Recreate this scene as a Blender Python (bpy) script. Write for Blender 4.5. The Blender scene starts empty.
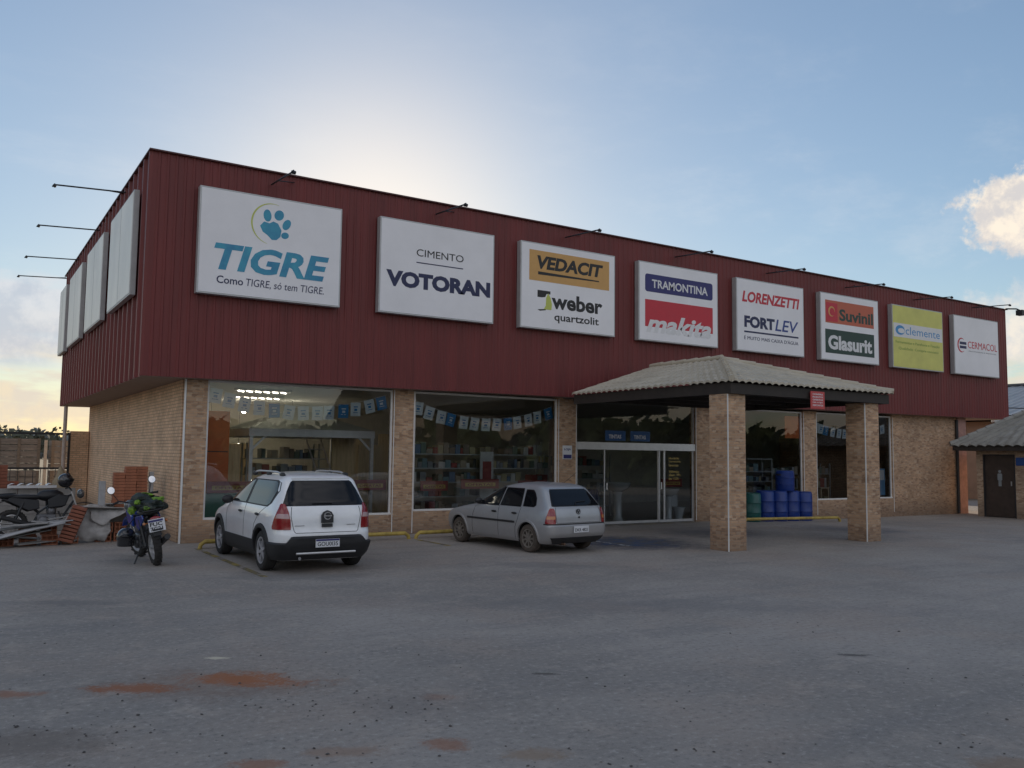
import bpy, math, random
import numpy as np
from mathutils import Vector, Matrix, noise as mnoise
random.seed(7)
SC = bpy.context.scene
COL = SC.collection
R = math.radians

# ------------------------------------------------------------------ camera
CAM = Vector((-3.095, -18.236, 1.874))
YAW, PITCH, ROLL, FPX = R(32.75), R(4.668), R(0.696), 869.16
fwd = Vector((math.sin(YAW)*math.cos(PITCH), math.cos(YAW)*math.cos(PITCH), math.sin(PITCH)))
rgt0 = Vector((math.cos(YAW), -math.sin(YAW), 0)); up0 = rgt0.cross(fwd)
rgt = rgt0*math.cos(ROLL) + up0*math.sin(ROLL)
upv = -rgt0*math.sin(ROLL) + up0*math.cos(ROLL)
cd = bpy.data.cameras.new('camera'); cam = bpy.data.objects.new('camera', cd); COL.objects.link(cam)
m = Matrix((rgt, upv, -fwd)).transposed().to_4x4(); m.translation = CAM
cam.matrix_world = m
cd.sensor_fit = 'HORIZONTAL'; cd.sensor_width = 36; cd.lens = FPX/1024*36; cd.clip_end = 6000; cd.clip_start = .05
SC.camera = cam
def at(u, v, Y):
    """point where the photo's pixel meets the vertical plane y = Y (metres)"""
    d = fwd*FPX + rgt*(u-512) + upv*(384-v)
    return CAM + d*((Y-CAM.y)/d.y)
def aim(u, v):
    return (fwd*FPX + rgt*(u-512) + upv*(384-v)).normalized()

# ------------------------------------------------------------------ world, sun, exposure
SUN_AZ, SUN_EL = R(23.5), R(14.2)
W = bpy.data.worlds.new("World"); SC.world = W; W.use_nodes = True
wn, wl = W.node_tree.nodes, W.node_tree.links
bg = wn['Background']; bg.inputs['Strength'].default_value = 0.10
sky = wn.new('ShaderNodeTexSky'); sky.sky_type = 'NISHITA'; sky.sun_disc = False
sky.sun_elevation = SUN_EL; sky.sun_rotation = SUN_AZ
sky.air_density = 1.0; sky.dust_density = .30; sky.ozone_density = 1.0; sky.altitude = 600
def wnode(t, **kw):
    n = wn.new(t)
    for k, v in kw.items(): setattr(n, k, v)
    return n
def wmath(op, a, b=None, c=None, clamp=False):
    n = wnode('ShaderNodeMath', operation=op); n.use_clamp = clamp
    for i, x in enumerate((a, b, c)):
        if x is None: continue
        if isinstance(x, (int, float)): n.inputs[i].default_value = x
        else: wl.new(x, n.inputs[i])
    return n.outputs[0]
def wvec(op, a, b, out=0):
    n = wnode('ShaderNodeVectorMath', operation=op)
    for i, x in enumerate((a, b)):
        if isinstance(x, (tuple, Vector)): n.inputs[i].default_value = x
        else: wl.new(x, n.inputs[i])
    return n.outputs[out]
wtc = wnode('ShaderNodeTexCoord'); wdir = wvec('NORMALIZE', wtc.outputs['Generated'], (0, 0, 0))
def wnoise(scale, detail=8, rough=.6, stretch=(1, 1, 1), off=(0, 0, 0)):
    mp = wnode('ShaderNodeMapping'); mp.inputs['Scale'].default_value = stretch; mp.inputs['Location'].default_value = off
    wl.new(wdir, mp.inputs['Vector'])
    n = wnode('ShaderNodeTexNoise'); n.inputs['Scale'].default_value = scale; n.inputs['Detail'].default_value = detail
    n.inputs['Roughness'].default_value = rough; wl.new(mp.outputs[0], n.inputs['Vector'])
    return n.outputs['Fac']
def wramp(x, a, b):
    n = wnode('ShaderNodeMapRange', interpolation_type='SMOOTHSTEP'); wl.new(x, n.inputs[0])
    n.inputs[1].default_value = a; n.inputs[2].default_value = b; return n.outputs[0]
def wmix(f, a, b):
    n = wnode('ShaderNodeMix', data_type='RGBA'); wl.new(f, n.inputs[0])
    for i, x in ((6, a), (7, b)):
        if isinstance(x, tuple): n.inputs[i].default_value = (*x, 1)
        else: wl.new(x, n.inputs[i])
    return n.outputs[2]
wsep = wnode('ShaderNodeSeparateXYZ'); wl.new(wdir, wsep.inputs[0]); wz = wsep.outputs[2]
skyc = sky.outputs[0]
# a cumulus: distance from its centre in a flattened angular space, broken up by noise
def blob(dx, wid, hgt, soft, nz):
    ax = Vector((dx.y, -dx.x, 0)).normalized(); ay = ax.cross(dx)
    d1 = wmath('DIVIDE', wvec('DOT_PRODUCT', wvec('SUBTRACT', wdir, dx), ax, 1), wid)
    d2 = wmath('DIVIDE', wvec('DOT_PRODUCT', wvec('SUBTRACT', wdir, dx), ay, 1), hgt)
    r = wmath('SQRT', wmath('ADD', wmath('MULTIPLY', d1, d1), wmath('MULTIPLY', d2, d2)))
    r = wmath('ADD', r, wmath('MULTIPLY', wmath('SUBTRACT', nz, .5), soft))
    front = wmath('GREATER_THAN', wvec('DOT_PRODUCT', wdir, dx, 1), 0.3)
    return wmath('MULTIPLY', front, wmath('SUBTRACT', 1.0, r), None, True)
CLOUD_K = 5.6
nz1 = wnoise(24, 9, .62); nz2 = wnoise(9, 7, .6, (1, 1, 4.5)); nz3 = wnoise(40, 6, .6, off=(.03, .02, -.05))
def cloud(base, mask, lit, shade, nz):
    return wmix(mask, base, wmix(wramp(nz, .38, .62), tuple(c*CLOUD_K for c in shade), tuple(c*CLOUD_K for c in lit)))
# sky colour compressed by luminance, toning down the glare round the hidden sun
lum = wvec('DOT_PRODUCT', skyc, (.25, .55, .20), 1)
sky_rolloff = wvec('SCALE', skyc, (0, 0, 0)); wl.new(wmath('DIVIDE', 1.0, wmath('ADD', 1.0, wmath("DIVIDE", lum, 9.0))), sky_rolloff.node.inputs['Scale'])
skyc = sky_rolloff
# warm aureole of the low sun shining through the evening dust
aur = wmath('POWER', wmath('MAXIMUM', wvec('DOT_PRODUCT', wdir, Vector((math.sin(SUN_AZ)*math.cos(SUN_EL), math.cos(SUN_AZ)*math.cos(SUN_EL), math.sin(SUN_EL))), 1), 0.0), 80.0)
glw = wvec('SCALE', (1.55, 1.02, .42), (0, 0, 0)); wl.new(aur, glw.node.inputs['Scale'])
skyc = wvec('ADD', skyc, glw)
# unseen bright cloud added behind the camera to lift the shaded front and ground
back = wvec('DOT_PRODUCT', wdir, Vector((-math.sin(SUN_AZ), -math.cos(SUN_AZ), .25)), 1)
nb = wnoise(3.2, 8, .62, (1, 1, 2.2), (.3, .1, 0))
fill_cloud = wmath('MULTIPLY', wramp(back, .12, .55), wmath('MULTIPLY', wramp(nb, .36, .56), wramp(wz, .02, .12)))
skyc = cloud(skyc, wmath('MULTIPLY', fill_cloud, .9), (1.06, 1.045, 1.08), (.63, .66, .74), nb)
# high thin veil and layered evening bars near the horizon
bars = wmath('MULTIPLY', wramp(nz2, .38, .60), wmath('MULTIPLY', wramp(wz, .0, .03), wramp(wz, .17, .06)))
skyc = cloud(skyc, wmath('MULTIPLY', bars, .8), (.93, .76, .56), (.80, .69, .60), nz1)
nz4 = wnoise(4.5, 9, .66, (.6, 1.6, 3.2), (.7, .2, .4))
skyc = cloud(skyc, wmath('MULTIPLY', wmath('MULTIPLY', wramp(nz4, .46, .74), wramp(wz, .62, .10)), .20), (1.0, .97, .93), (.86, .86, .88), nz1)
# grey bank low on the left of the sun
mb_ = wmath('MULTIPLY', wramp(blob(aim(-70, 312), .24, .060, .9, nz2), .08, .40), .70)
skyc = cloud(skyc, mb_, (.78, .77, .80), (.56, .59, .68), nz1)
# pale cumulus over the far right end of the store
mc = wramp(blob(aim(1022, 208), .066, .052, 2.1, nz1), .10, .42)
skyc = cloud(skyc, mc, (1.05, .93, .78), (.72, .69, .68), nz3)
md = wmath('MULTIPLY', wramp(blob(aim(1060, 330), .14, .055, 2.0, nz1), .05, .6), .85)
skyc = cloud(skyc, md, (1.0, .90, .78), (.75, .74, .74), nz3)
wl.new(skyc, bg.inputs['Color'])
sd = bpy.data.lights.new('sun', 'SUN'); sd.energy = 3.0; sd.angle = R(.5); sd.color = (1, .86, .68)
so = bpy.data.objects.new('sun', sd); COL.objects.link(so)
sdir = Vector((math.sin(SUN_AZ)*math.cos(SUN_EL), math.cos(SUN_AZ)*math.cos(SUN_EL), math.sin(SUN_EL)))
so.rotation_euler = (-sdir).to_track_quat('-Z', 'Y').to_euler(); so.location = sdir*60
vs = SC.view_settings; vs.view_transform = 'Standard'; vs.look = 'None'; vs.gamma = 1; vs.use_curve_mapping = False
vs.exposure = 0.80
SC.render.engine = 'CYCLES'; SC.cycles.max_bounces = 8; SC.cycles.transparent_max_bounces = 16
SC.cycles.caustics_reflective = False; SC.cycles.caustics_refractive = False; SC.cycles.sample_clamp_indirect = 6

# ------------------------------------------------------------------ materials
_m = {}
def nodes_of(mt):
    mt.use_nodes = True; nt = mt.node_tree; return nt, nt.nodes, nt.links
def M(name, col, rough=.6, metal=0., var=.18, scale=5., bump=0., bscale=60., coat=0., spec=.5, col2=None, stretch=(1, 1, 1), emit=None, estr=0):
    if name in _m: return _m[name]
    mt = bpy.data.materials.new(name); nt, N, L = nodes_of(mt); b = N['Principled BSDF']
    b.inputs['Roughness'].default_value = rough; b.inputs['Metallic'].default_value = metal
    b.inputs['Coat Weight'].default_value = coat; b.inputs['Coat Roughness'].default_value = .06
    b.inputs['Specular IOR Level'].default_value = spec
    tc = N.new('ShaderNodeTexCoord'); mp = N.new('ShaderNodeMapping'); mp.inputs['Scale'].default_value = stretch
    L.new(tc.outputs['Object'], mp.inputs[0])
    nz = N.new('ShaderNodeTexNoise'); nz.inputs['Scale'].default_value = scale; nz.inputs['Detail'].default_value = 8; nz.inputs['Roughness'].default_value = .65
    L.new(mp.outputs[0], nz.inputs['Vector'])
    mx = N.new('ShaderNodeMix'); mx.data_type = 'RGBA'
    ra = N.new('ShaderNodeMapRange'); ra.inputs[1].default_value = .3; ra.inputs[2].default_value = .7; L.new(nz.outputs['Fac'], ra.inputs[0])
    L.new(ra.outputs[0], mx.inputs[0])
    c2 = col2 if col2 else tuple(min(1, c*(1+var)) for c in col); c1 = col if col2 else tuple(c*(1-var) for c in col)
    mx.inputs[6].default_value = (*c1, 1); mx.inputs[7].default_value = (*c2, 1)
    L.new(mx.outputs[2], b.inputs['Base Color'])
    rr = N.new('ShaderNodeMapRange'); rr.inputs[3].default_value = max(0, rough*.85); rr.inputs[4].default_value = min(1, rough*1.15+.02)
    L.new(nz.outputs['Fac'], rr.inputs[0]); L.new(rr.outputs[0], b.inputs['Roughness'])
    if bump:
        n2 = N.new('ShaderNodeTexNoise'); n2.inputs['Scale'].default_value = bscale; n2.inputs['Detail'].default_value = 5
        L.new(mp.outputs[0], n2.inputs['Vector'])
        bp = N.new('ShaderNodeBump'); bp.inputs['Strength'].default_value = bump; bp.inputs['Distance'].default_value = .004
        L.new(n2.outputs['Fac'], bp.inputs['Height']); L.new(bp.outputs[0], b.inputs['Normal'])
    if emit:
        b.inputs['Emission Color'].default_value = (*emit, 1); b.inputs['Emission Strength'].default_value = estr
    _m[name] = mt; return mt
def brick_mat(name, c1, c2, mortar, bw=.21, rh=.068, ms=.006, flecks=True):
    mt = bpy.data.materials.new(name); nt, N, L = nodes_of(mt); b = N['Principled BSDF']; b.inputs['Roughness'].default_value = .85
    tc = N.new('ShaderNodeTexCoord'); sp = N.new('ShaderNodeSeparateXYZ'); L.new(tc.outputs['Object'], sp.inputs[0])
    ad = N.new('ShaderNodeMath'); L.new(sp.outputs[0], ad.inputs[0]); L.new(sp.outputs[1], ad.inputs[1])
    cb = N.new('ShaderNodeCombineXYZ'); L.new(ad.outputs[0], cb.inputs[0]); L.new(sp.outputs[2], cb.inputs[1])
    br = N.new('ShaderNodeTexBrick'); L.new(cb.outputs[0], br.inputs['Vector'])
    br.inputs['Scale'].default_value = 1; br.inputs['Mortar Size'].default_value = ms; br.inputs['Mortar Smooth'].default_value = .3
    br.inputs['Brick Width'].default_value = bw; br.inputs['Row Height'].default_value = rh; br.inputs['Bias'].default_value = -.05
    br.inputs['Color1'].default_value = (*c1, 1); br.inputs['Color2'].default_value = (*c2, 1); br.inputs['Mortar'].default_value = (*mortar, 1)
    nz = N.new('ShaderNodeTexNoise'); nz.inputs['Scale'].default_value = 1.3; nz.inputs['Detail'].default_value = 9; nz.inputs['Roughness'].default_value = .7
    L.new(tc.outputs['Object'], nz.inputs['Vector'])
    ra = N.new('ShaderNodeMapRange'); ra.inputs[1].default_value = .3; ra.inputs[2].default_value = .7; ra.inputs[3].default_value = .72; ra.inputs[4].default_value = 1.22
    L.new(nz.outputs['Fac'], ra.inputs[0])
    hs = N.new('ShaderNodeHueSaturation'); L.new(br.outputs['Color'], hs.inputs['Color']); L.new(ra.outputs[0], hs.inputs['Value'])
    if flecks:
        mp = N.new('ShaderNodeMapping'); mp.inputs['Scale'].default_value = (8.5, 21, 1); L.new(cb.outputs[0], mp.inputs[0])
        vo = N.new('ShaderNodeTexVoronoi'); vo.distance = 'CHEBYCHEV'; vo.inputs['Scale'].default_value = 1; vo.inputs['Randomness'].default_value = .7; L.new(mp.outputs[0], vo.inputs['Vector'])
        sc_ = N.new('ShaderNodeSeparateColor'); L.new(vo.outputs['Color'], sc_.inputs[0])
        fr = N.new('ShaderNodeMapRange'); L.new(sc_.outputs[0], fr.inputs[0]); fr.inputs[1].default_value = .66; fr.inputs[2].default_value = .86; fr.inputs[4].default_value = .55
        fx = N.new('ShaderNodeMix'); fx.data_type = 'RGBA'; L.new(fr.outputs[0], fx.inputs[0]); L.new(hs.outputs[0], fx.inputs[6]); fx.inputs[7].default_value = (.20, .115, .075, 1)
        fr2 = N.new('ShaderNodeMapRange'); L.new(sc_.outputs[1], fr2.inputs[0]); fr2.inputs[1].default_value = .80; fr2.inputs[2].default_value = .9; fr2.inputs[4].default_value = .35
        fx2 = N.new('ShaderNodeMix'); fx2.data_type = 'RGBA'; L.new(fr2.outputs[0], fx2.inputs[0]); L.new(fx.outputs[2], fx2.inputs[6]); fx2.inputs[7].default_value = (.62, .50, .38, 1)
        hout = fx2.outputs[2]
    else: hout = hs.outputs[0]
    # splashed-up dirt along the foot of the wall
    zz = N.new('ShaderNodeMath'); zz.operation = 'MULTIPLY_ADD'; L.new(nz.outputs['Fac'], zz.inputs[0]); zz.inputs[1].default_value = -.9; L.new(sp.outputs[2], zz.inputs[2])
    rz = N.new('ShaderNodeMapRange'); rz.inputs[1].default_value = -.45; rz.inputs[2].default_value = .1; rz.inputs[3].default_value = .55; rz.inputs[4].default_value = 0
    L.new(zz.outputs[0], rz.inputs[0])
    mx = N.new('ShaderNodeMix'); mx.data_type = 'RGBA'; L.new(rz.outputs[0], mx.inputs[0]); L.new(hout, mx.inputs[6]); mx.inputs[7].default_value = (.12, .085, .065, 1)
    L.new(mx.outputs[2], b.inputs['Base Color'])
    bp = N.new('ShaderNodeBump'); bp.inputs['Strength'].default_value = .6; bp.inputs['Distance'].default_value = .012
    iv = N.new('ShaderNodeMath'); iv.operation = 'SUBTRACT'; iv.inputs[0].default_value = 1; L.new(br.outputs['Fac'], iv.inputs[1])
    L.new(iv.outputs[0], bp.inputs['Height']); L.new(bp.outputs[0], b.inputs['Normal'])
    return mt
def glass_mat(name, tint, refl=1.0, ior=1.5):
    mt = bpy.data.materials.new(name); nt, N, L = nodes_of(mt); N.remove(N['Principled BSDF'])
    o = N['Material Output']; t = N.new('ShaderNodeBsdfTransparent'); t.inputs[0].default_value = (*tint, 1)
    g = N.new('ShaderNodeBsdfGlossy'); g.inputs['Roughness'].default_value = .004; g.inputs[0].default_value = (refl, refl, refl, 1)
    f = N.new('ShaderNodeFresnel'); f.inputs[0].default_value = ior
    # float glass is never quite flat
    tc = N.new('ShaderNodeTexCoord'); nz = N.new('ShaderNodeTexNoise'); nz.inputs['Scale'].default_value = .7; nz.inputs['Detail'].default_value = 1
    L.new(tc.outputs['Object'], nz.inputs['Vector']); bp = N.new('ShaderNodeBump'); bp.inputs['Strength'].default_value = .12; bp.inputs['Distance'].default_value = .02
    L.new(nz.outputs['Fac'], bp.inputs['Height']); L.new(bp.outputs[0], g.inputs['Normal'])
    x = N.new('ShaderNodeMixShader'); L.new(f.outputs[0], x.inputs[0]); L.new(t.outputs[0], x.inputs[1]); L.new(g.outputs[0], x.inputs[2]); L.new(x.outputs[0], o.inputs[0])
    return mt

# ------------------------------------------------------------------ mesh helpers
def wmat(o):
    b = Matrix.LocRotScale(o.location, o.rotation_euler, o.scale)
    return (wmat(o.parent) @ o.matrix_parent_inverse @ b) if o.parent else b
class MB:
    def __init__(s): s.v = []; s.f = []; s.mi = []; s.sm = []
    def add(s, vs, fs, mi=0, sm=False):
        n = len(s.v); s.v += [tuple(p) for p in vs]
        for f in fs: s.f.append([i+n for i in f]); s.mi.append(mi); s.sm.append(sm)
        return s
    def quad(s, a, b, c, d, mi=0): return s.add([a, b, c, d], [(0, 1, 2, 3)], mi)
    def box(s, x0, x1, y0, y1, z0, z1, mi=0, T=None):
        p = [(x, y, z) for x in (x0, x1) for y in (y0, y1) for z in (z0, z1)]
        if T is not None: p = [T @ Vector(q) for q in p]
        return s.add(p, [(0, 1, 3, 2), (4, 6, 7, 5), (0, 4, 5, 1), (2, 3, 7, 6), (0, 2, 6, 4), (1, 5, 7, 3)], mi)
    def bar(s, a, b, w, h=None, mi=0):
        a, b = Vector(a), Vector(b); d = (b-a); L = d.length; h = h or w
        T = Matrix.Translation(a) @ d.to_track_quat('X', 'Z').to_matrix().to_4x4()
        return s.box(0, L, -w/2, w/2, -h/2, h/2, mi, T)
    def tube(s, pts, r, n=8, mi=0, cap=True):
        pts = [Vector(p) for p in pts]; rs = r if isinstance(r, (list, tuple)) else [r]*len(pts)
        vs = []; fs = []; prev = None
        for i, p in enumerate(pts):
            t = (pts[min(i+1, len(pts)-1)] - pts[max(i-1, 0)]).normalized()
            if prev is None:
                a = Vector((0, 0, 1)) if abs(t.z) < .9 else Vector((1, 0, 0)); u = t.cross(a).normalized()
            else: u = (prev - t*prev.dot(t)).normalized()
            prev = u; w = t.cross(u)
            for k in range(n):
                A = 2*math.pi*k/n; vs.append(p + (u*math.cos(A)+w*math.sin(A))*rs[i])
        for i in range(len(pts)-1):
            for k in range(n):
                k2 = (k+1) % n; fs.append((i*n+k, i*n+k2, (i+1)*n+k2, (i+1)*n+k))
        s.add(vs, fs, mi, True)
        if cap: s.add(vs[:n], [tuple(range(n-1, -1, -1))], mi); s.add(vs[-n:], [tuple(range(n))], mi)
        return s
    def lathe(s, prof, n=24, mi=0, T=None, sm=True, cap=True):
        vs = []; fs = []
        for r, z in prof:
            for k in range(n):
                A = 2*math.pi*k/n; vs.append(Vector((r*math.cos(A), r*math.sin(A), z)))
        if T is not None: vs = [T @ v for v in vs]
        for i in range(len(prof)-1):
            for k in range(n):
                k2 = (k+1) % n; fs.append((i*n+k, i*n+k2, (i+1)*n+k2, (i+1)*n+k))
        s.add(vs, fs, mi, sm)
        if cap and prof[0][0] > 1e-4: s.add(vs[:n], [tuple(range(n-1, -1, -1))], mi)
        if cap and prof[-1][0] > 1e-4: s.add(vs[-n:], [tuple(range(n))], mi)
        return s
    def grid(s, fn, nu, nv, mi=0, sm=True, wrap=False):
        vs = [fn(i/nu, j/nv) for j in range(nv+1) for i in range(nu+1)]
        fs = [(j*(nu+1)+i, j*(nu+1)+i+1, (j+1)*(nu+1)+i+1, (j+1)*(nu+1)+i) for j in range(nv) for i in range(nu)]
        return s.add(vs, fs, mi, sm)
    def prism(s, poly, y0, y1, mi=0, T=None, axis='y'):
        mk = {'y': lambda p, q: Vector((p[0], q, p[1])), 'z': lambda p, q: Vector((p[0], p[1], q)), 'x': lambda p, q: Vector((q, p[0], p[1]))}[axis]
        n = len(poly); vs = [mk(p, y0) for p in poly] + [mk(p, y1) for p in poly]
        if T is not None: vs = [T @ v for v in vs]
        fs = [tuple(range(n)), tuple(range(2*n-1, n-1, -1))] + [(i, n+i, n+(i+1) % n, (i+1) % n) for i in range(n)]
        return s.add(vs, fs, mi)
    def ball(s, c, r, n=12, mi=0, T=None, jit=0, seed=0):
        c = Vector(c); rr = r if isinstance(r, (tuple, list)) else (r, r, r)
        def fn(u, v):
            a = u*2*math.pi; e = (v-.5)*math.pi
            d = Vector((math.cos(e)*math.cos(a), math.cos(e)*math.sin(a), math.sin(e)))
            k = 1 + (jit*mnoise.noise(d*1.9+Vector((seed, seed*.7, 1))) if jit else 0)
            p = c + Vector((d.x*rr[0]*k, d.y*rr[1]*k, d.z*rr[2]*k))
            return T @ p if T is not None else p
        return s.grid(fn, n*2, n, mi)
    def build(s, name, mats, parent=None, world=True, bevel=0, fix=True, angle=35, subsurf=0):
        me = bpy.data.meshes.new(name); me.from_pydata(s.v, [], s.f)
        for mt in (mats if isinstance(mats, (list, tuple)) else [mats]): me.materials.append(mt)
        me.polygons.foreach_set('material_index', s.mi); me.polygons.foreach_set('use_smooth', s.sm)
        if fix:
            import bmesh
            bm = bmesh.new(); bm.from_mesh(me); bmesh.ops.remove_doubles(bm, verts=bm.verts, dist=1e-5)
            bmesh.ops.recalc_face_normals(bm, faces=bm.faces); bm.to_mesh(me); bm.free()
        if any(s.sm): me.set_sharp_from_angle(angle=R(angle))
        me.update(); o = bpy.data.objects.new(name, me); COL.objects.link(o)
        if parent:
            o.parent = parent
            if world: o.matrix_parent_inverse = wmat(parent).inverted()
        if bevel:
            bv = o.modifiers.new('bevel', 'BEVEL'); bv.width = bevel; bv.segments = 2; bv.limit_method = 'ANGLE'; bv.angle_limit = R(40)
        return o
def tag(o, label=None, cat=None, group=None, kind=None):
    for k, v in (('label', label), ('category', cat), ('group', group), ('kind', kind)):
        if v: o[k] = v
    return o
def thing(name, label, cat, loc=(0, 0, 0), rot=(0, 0, 0), group=None):
    o = bpy.data.objects.new(name, None); COL.objects.link(o); o.location = loc; o.rotation_euler = rot; o.empty_display_size = .1
    return tag(o, label, cat, group)
def copy_tree(o, parent=None):
    c = o.copy(); COL.objects.link(c)
    if parent: c.parent = parent
    for ch in list(o.children): copy_tree(ch, c)
    return c
def text_mb(mb, body, x0, x1, y0, y1, T, mi=0, bold=0., shear=0., depth=.006, keep=False):
    """lettering fitted into the rectangle x0..x1, y0..y1 of the frame T (x along, y up, z out)"""
    cu = bpy.data.curves.new('lettering', 'FONT'); cu.body = body; cu.offset = bold; cu.shear = shear; cu.extrude = depth; cu.resolution_u = 3
    ob = bpy.data.objects.new('lettering', cu); COL.objects.link(ob)
    me = bpy.data.meshes.new_from_object(ob)
    vs = [v.co.copy() for v in me.vertices]; fs = [tuple(p.vertices) for p in me.polygons]
    bpy.data.objects.remove(ob); bpy.data.curves.remove(cu); bpy.data.meshes.remove(me)
    if not vs: return
    ax = min(v.x for v in vs); bx = max(v.x for v in vs); ay = min(v.y for v in vs); by = max(v.y for v in vs)
    kx = (x1-x0)/(bx-ax); ky = (y1-y0)/(by-ay)
    if keep: kx = ky = min(kx, ky)
    mb.add([T @ Vector((x0+(v.x-ax)*kx, y0+(v.y-ay)*ky, v.z)) for v in vs], fs, mi)
def frame_T(o, ex, ey):
    ex, ey = Vector(ex), Vector(ey); ez = ex.cross(ey)
    m = Matrix((ex, ey, ez)).transposed().to_4x4(); m.translation = o; return m
def ellipse(cx, cy, rx, ry, n=20, rot=0):
    c, s_ = math.cos(rot), math.sin(rot)
    return [(cx+c*rx*math.cos(2*math.pi*k/n)-s_*ry*math.sin(2*math.pi*k/n), cy+s_*rx*math.cos(2*math.pi*k/n)+c*ry*math.sin(2*math.pi*k/n)) for k in range(n)]
def rect(x0, x1, y0, y1): return [(x0, y0), (x1, y0), (x1, y1), (x0, y1)]
# ------------------------------------------------------------------ ground
def gz(x): return -0.12*max(0, min(1, (x-15.5)/7.5))**1
def ground_mat():
    mt = bpy.data.materials.new('dusty_asphalt'); nt, N, L = nodes_of(mt); b = N['Principled BSDF']; b.inputs['Roughness'].default_value = .82
    b.inputs['Specular IOR Level'].default_value = .35
    tc = N.new('ShaderNodeTexCoord')
    def noise(sc, det=6, ro=.6, st=(1, 1, 1), rot=0):
        mp = N.new('ShaderNodeMapping'); mp.inputs['Scale'].default_value = st; mp.inputs['Rotation'].default_value = (0, 0, rot); L.new(tc.outputs['Object'], mp.inputs[0])
        n = N.new('ShaderNodeTexNoise'); n.inputs['Scale'].default_value = sc; n.inputs['Detail'].default_value = det; n.inputs['Roughness'].default_value = ro
        L.new(mp.outputs[0], n.inputs['Vector']); return n.outputs['Fac']
    def rng(x, a, b_, c=0., d=1.):
        n = N.new('ShaderNodeMapRange'); n.interpolation_type = 'SMOOTHSTEP'; L.new(x, n.inputs[0]); n.inputs[1].default_value = a; n.inputs[2].default_value = b_; n.inputs[3].default_value = c; n.inputs[4].default_value = d; return n.outputs[0]
    def mix(f, a, c):
        n = N.new('ShaderNodeMix'); n.data_type = 'RGBA'
        if isinstance(f, float): n.inputs[0].default_value = f
        else: L.new(f, n.inputs[0])
        for i, x in ((6, a), (7, c)):
            if isinstance(x, tuple): n.inputs[i].default_value = (*x, 1)
            else: L.new(x, n.inputs[i])
        return n.outputs[2]
    def mth(op, a, c=None):
        n = N.new('ShaderNodeMath'); n.operation = op
        for i, x in enumerate((a, c)):
            if x is None: continue
            if isinstance(x, (int, float)): n.inputs[i].default_value = x
            else: L.new(x, n.inputs[i])
        return n.outputs[0]
    big = noise(.22, 7, .62); fine = noise(55, 4, .7); mid = noise(2.2, 8, .68); track = noise(.9, 6, .6, (.22, 1.6, 1), .42); grit = noise(160, 2, .6)
    c = mix(rng(big, .35, .68), (.262, .236, .212), (.372, .334, .300))
    c = mix(mth('MULTIPLY', rng(track, .48, .7), .5), c, (.195, .186, .180))
    c = mix(mth('MULTIPLY', rng(mid, .5, .70), .6), c, (.43, .375, .325))
    spk = noise(17, 5, .75); strk = noise(5, 7, .7, (.5, 1.8, 1), .35); warm = noise(.55, 6, .6)
    c = mix(mth('MULTIPLY', rng(warm, .46, .66), .5), c, (.335, .270, .225))
    c = mix(mth('MULTIPLY', rng(spk, .52, .68), .65), c, (.47, .43, .39)); c = mix(mth('MULTIPLY', rng(spk, .47, .32), .7), c, (.14, .128, .12))
    c = mix(mth('MULTIPLY', rng(strk, .53, .72), .40), c, (.17, .158, .148))
    c = mix(mth('MULTIPLY', rng(grit, .56, .66), .35), c, (.42, .40, .385))
    c = mix(mth('MULTIPLY', rng(fine, .60, .72), .55), c, (.10, .098, .098))
    sp = N.new('ShaderNodeSeparateXYZ'); L.new(tc.outputs['Object'], sp.inputs[0])
    ed = noise(2.6, 7, .72); ed2 = noise(9, 5, .7); ed3 = noise(38, 3, .7)
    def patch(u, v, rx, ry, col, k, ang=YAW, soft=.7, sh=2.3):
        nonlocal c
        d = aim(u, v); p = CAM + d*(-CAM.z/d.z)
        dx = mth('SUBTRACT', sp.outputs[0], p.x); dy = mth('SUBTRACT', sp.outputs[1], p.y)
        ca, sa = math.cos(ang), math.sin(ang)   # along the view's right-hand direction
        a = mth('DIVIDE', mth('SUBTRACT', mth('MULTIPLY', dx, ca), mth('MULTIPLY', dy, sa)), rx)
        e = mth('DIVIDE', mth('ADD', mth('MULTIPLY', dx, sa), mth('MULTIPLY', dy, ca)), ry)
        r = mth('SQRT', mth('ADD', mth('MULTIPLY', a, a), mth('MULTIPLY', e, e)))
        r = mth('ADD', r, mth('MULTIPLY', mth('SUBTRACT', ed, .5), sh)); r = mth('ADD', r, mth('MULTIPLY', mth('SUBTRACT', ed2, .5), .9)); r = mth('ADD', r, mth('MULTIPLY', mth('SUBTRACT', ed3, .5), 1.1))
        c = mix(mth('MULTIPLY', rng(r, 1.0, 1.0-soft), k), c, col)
    patch(215, 684, 1.25, .60, (.20, .135, .10), .55, soft=.9)
    patch(247, 680, .62, .30, (.33, .125, .052), .95)
    patch(137, 688, .42, .20, (.29, .115, .055), .9)
    patch(8, 695, .30, .16, (.29, .13, .07), .7)
    patch(445, 744, .20, .16, (.30, .14, .08), .7)
    patch(258, 764, .22, .10, (.30, .14, .08), .7)
    patch(345, 752, .30, .12, (.28, .17, .11), .5)
    patch(535, 755, .26, .16, (.29, .20, .13), .6)
    patch(440, 697, .16, .12, (.28, .15, .10), .5)
    patch(30, 745, .75, .42, (.14, .11, .09), .5)
    patch(1010, 765, .35, .2, (.26, .17, .11), .6)
    patch(395, 705, .7, .35, (.16, .15, .145), .3)
    patch(216, 658, .14, .07, (.62, .55, .42), .9)
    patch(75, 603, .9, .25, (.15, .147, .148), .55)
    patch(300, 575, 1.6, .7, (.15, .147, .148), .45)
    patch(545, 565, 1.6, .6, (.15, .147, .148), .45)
    patch(650, 605, 5, .8, (.175, .17, .17), .4, soft=.9)
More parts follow.
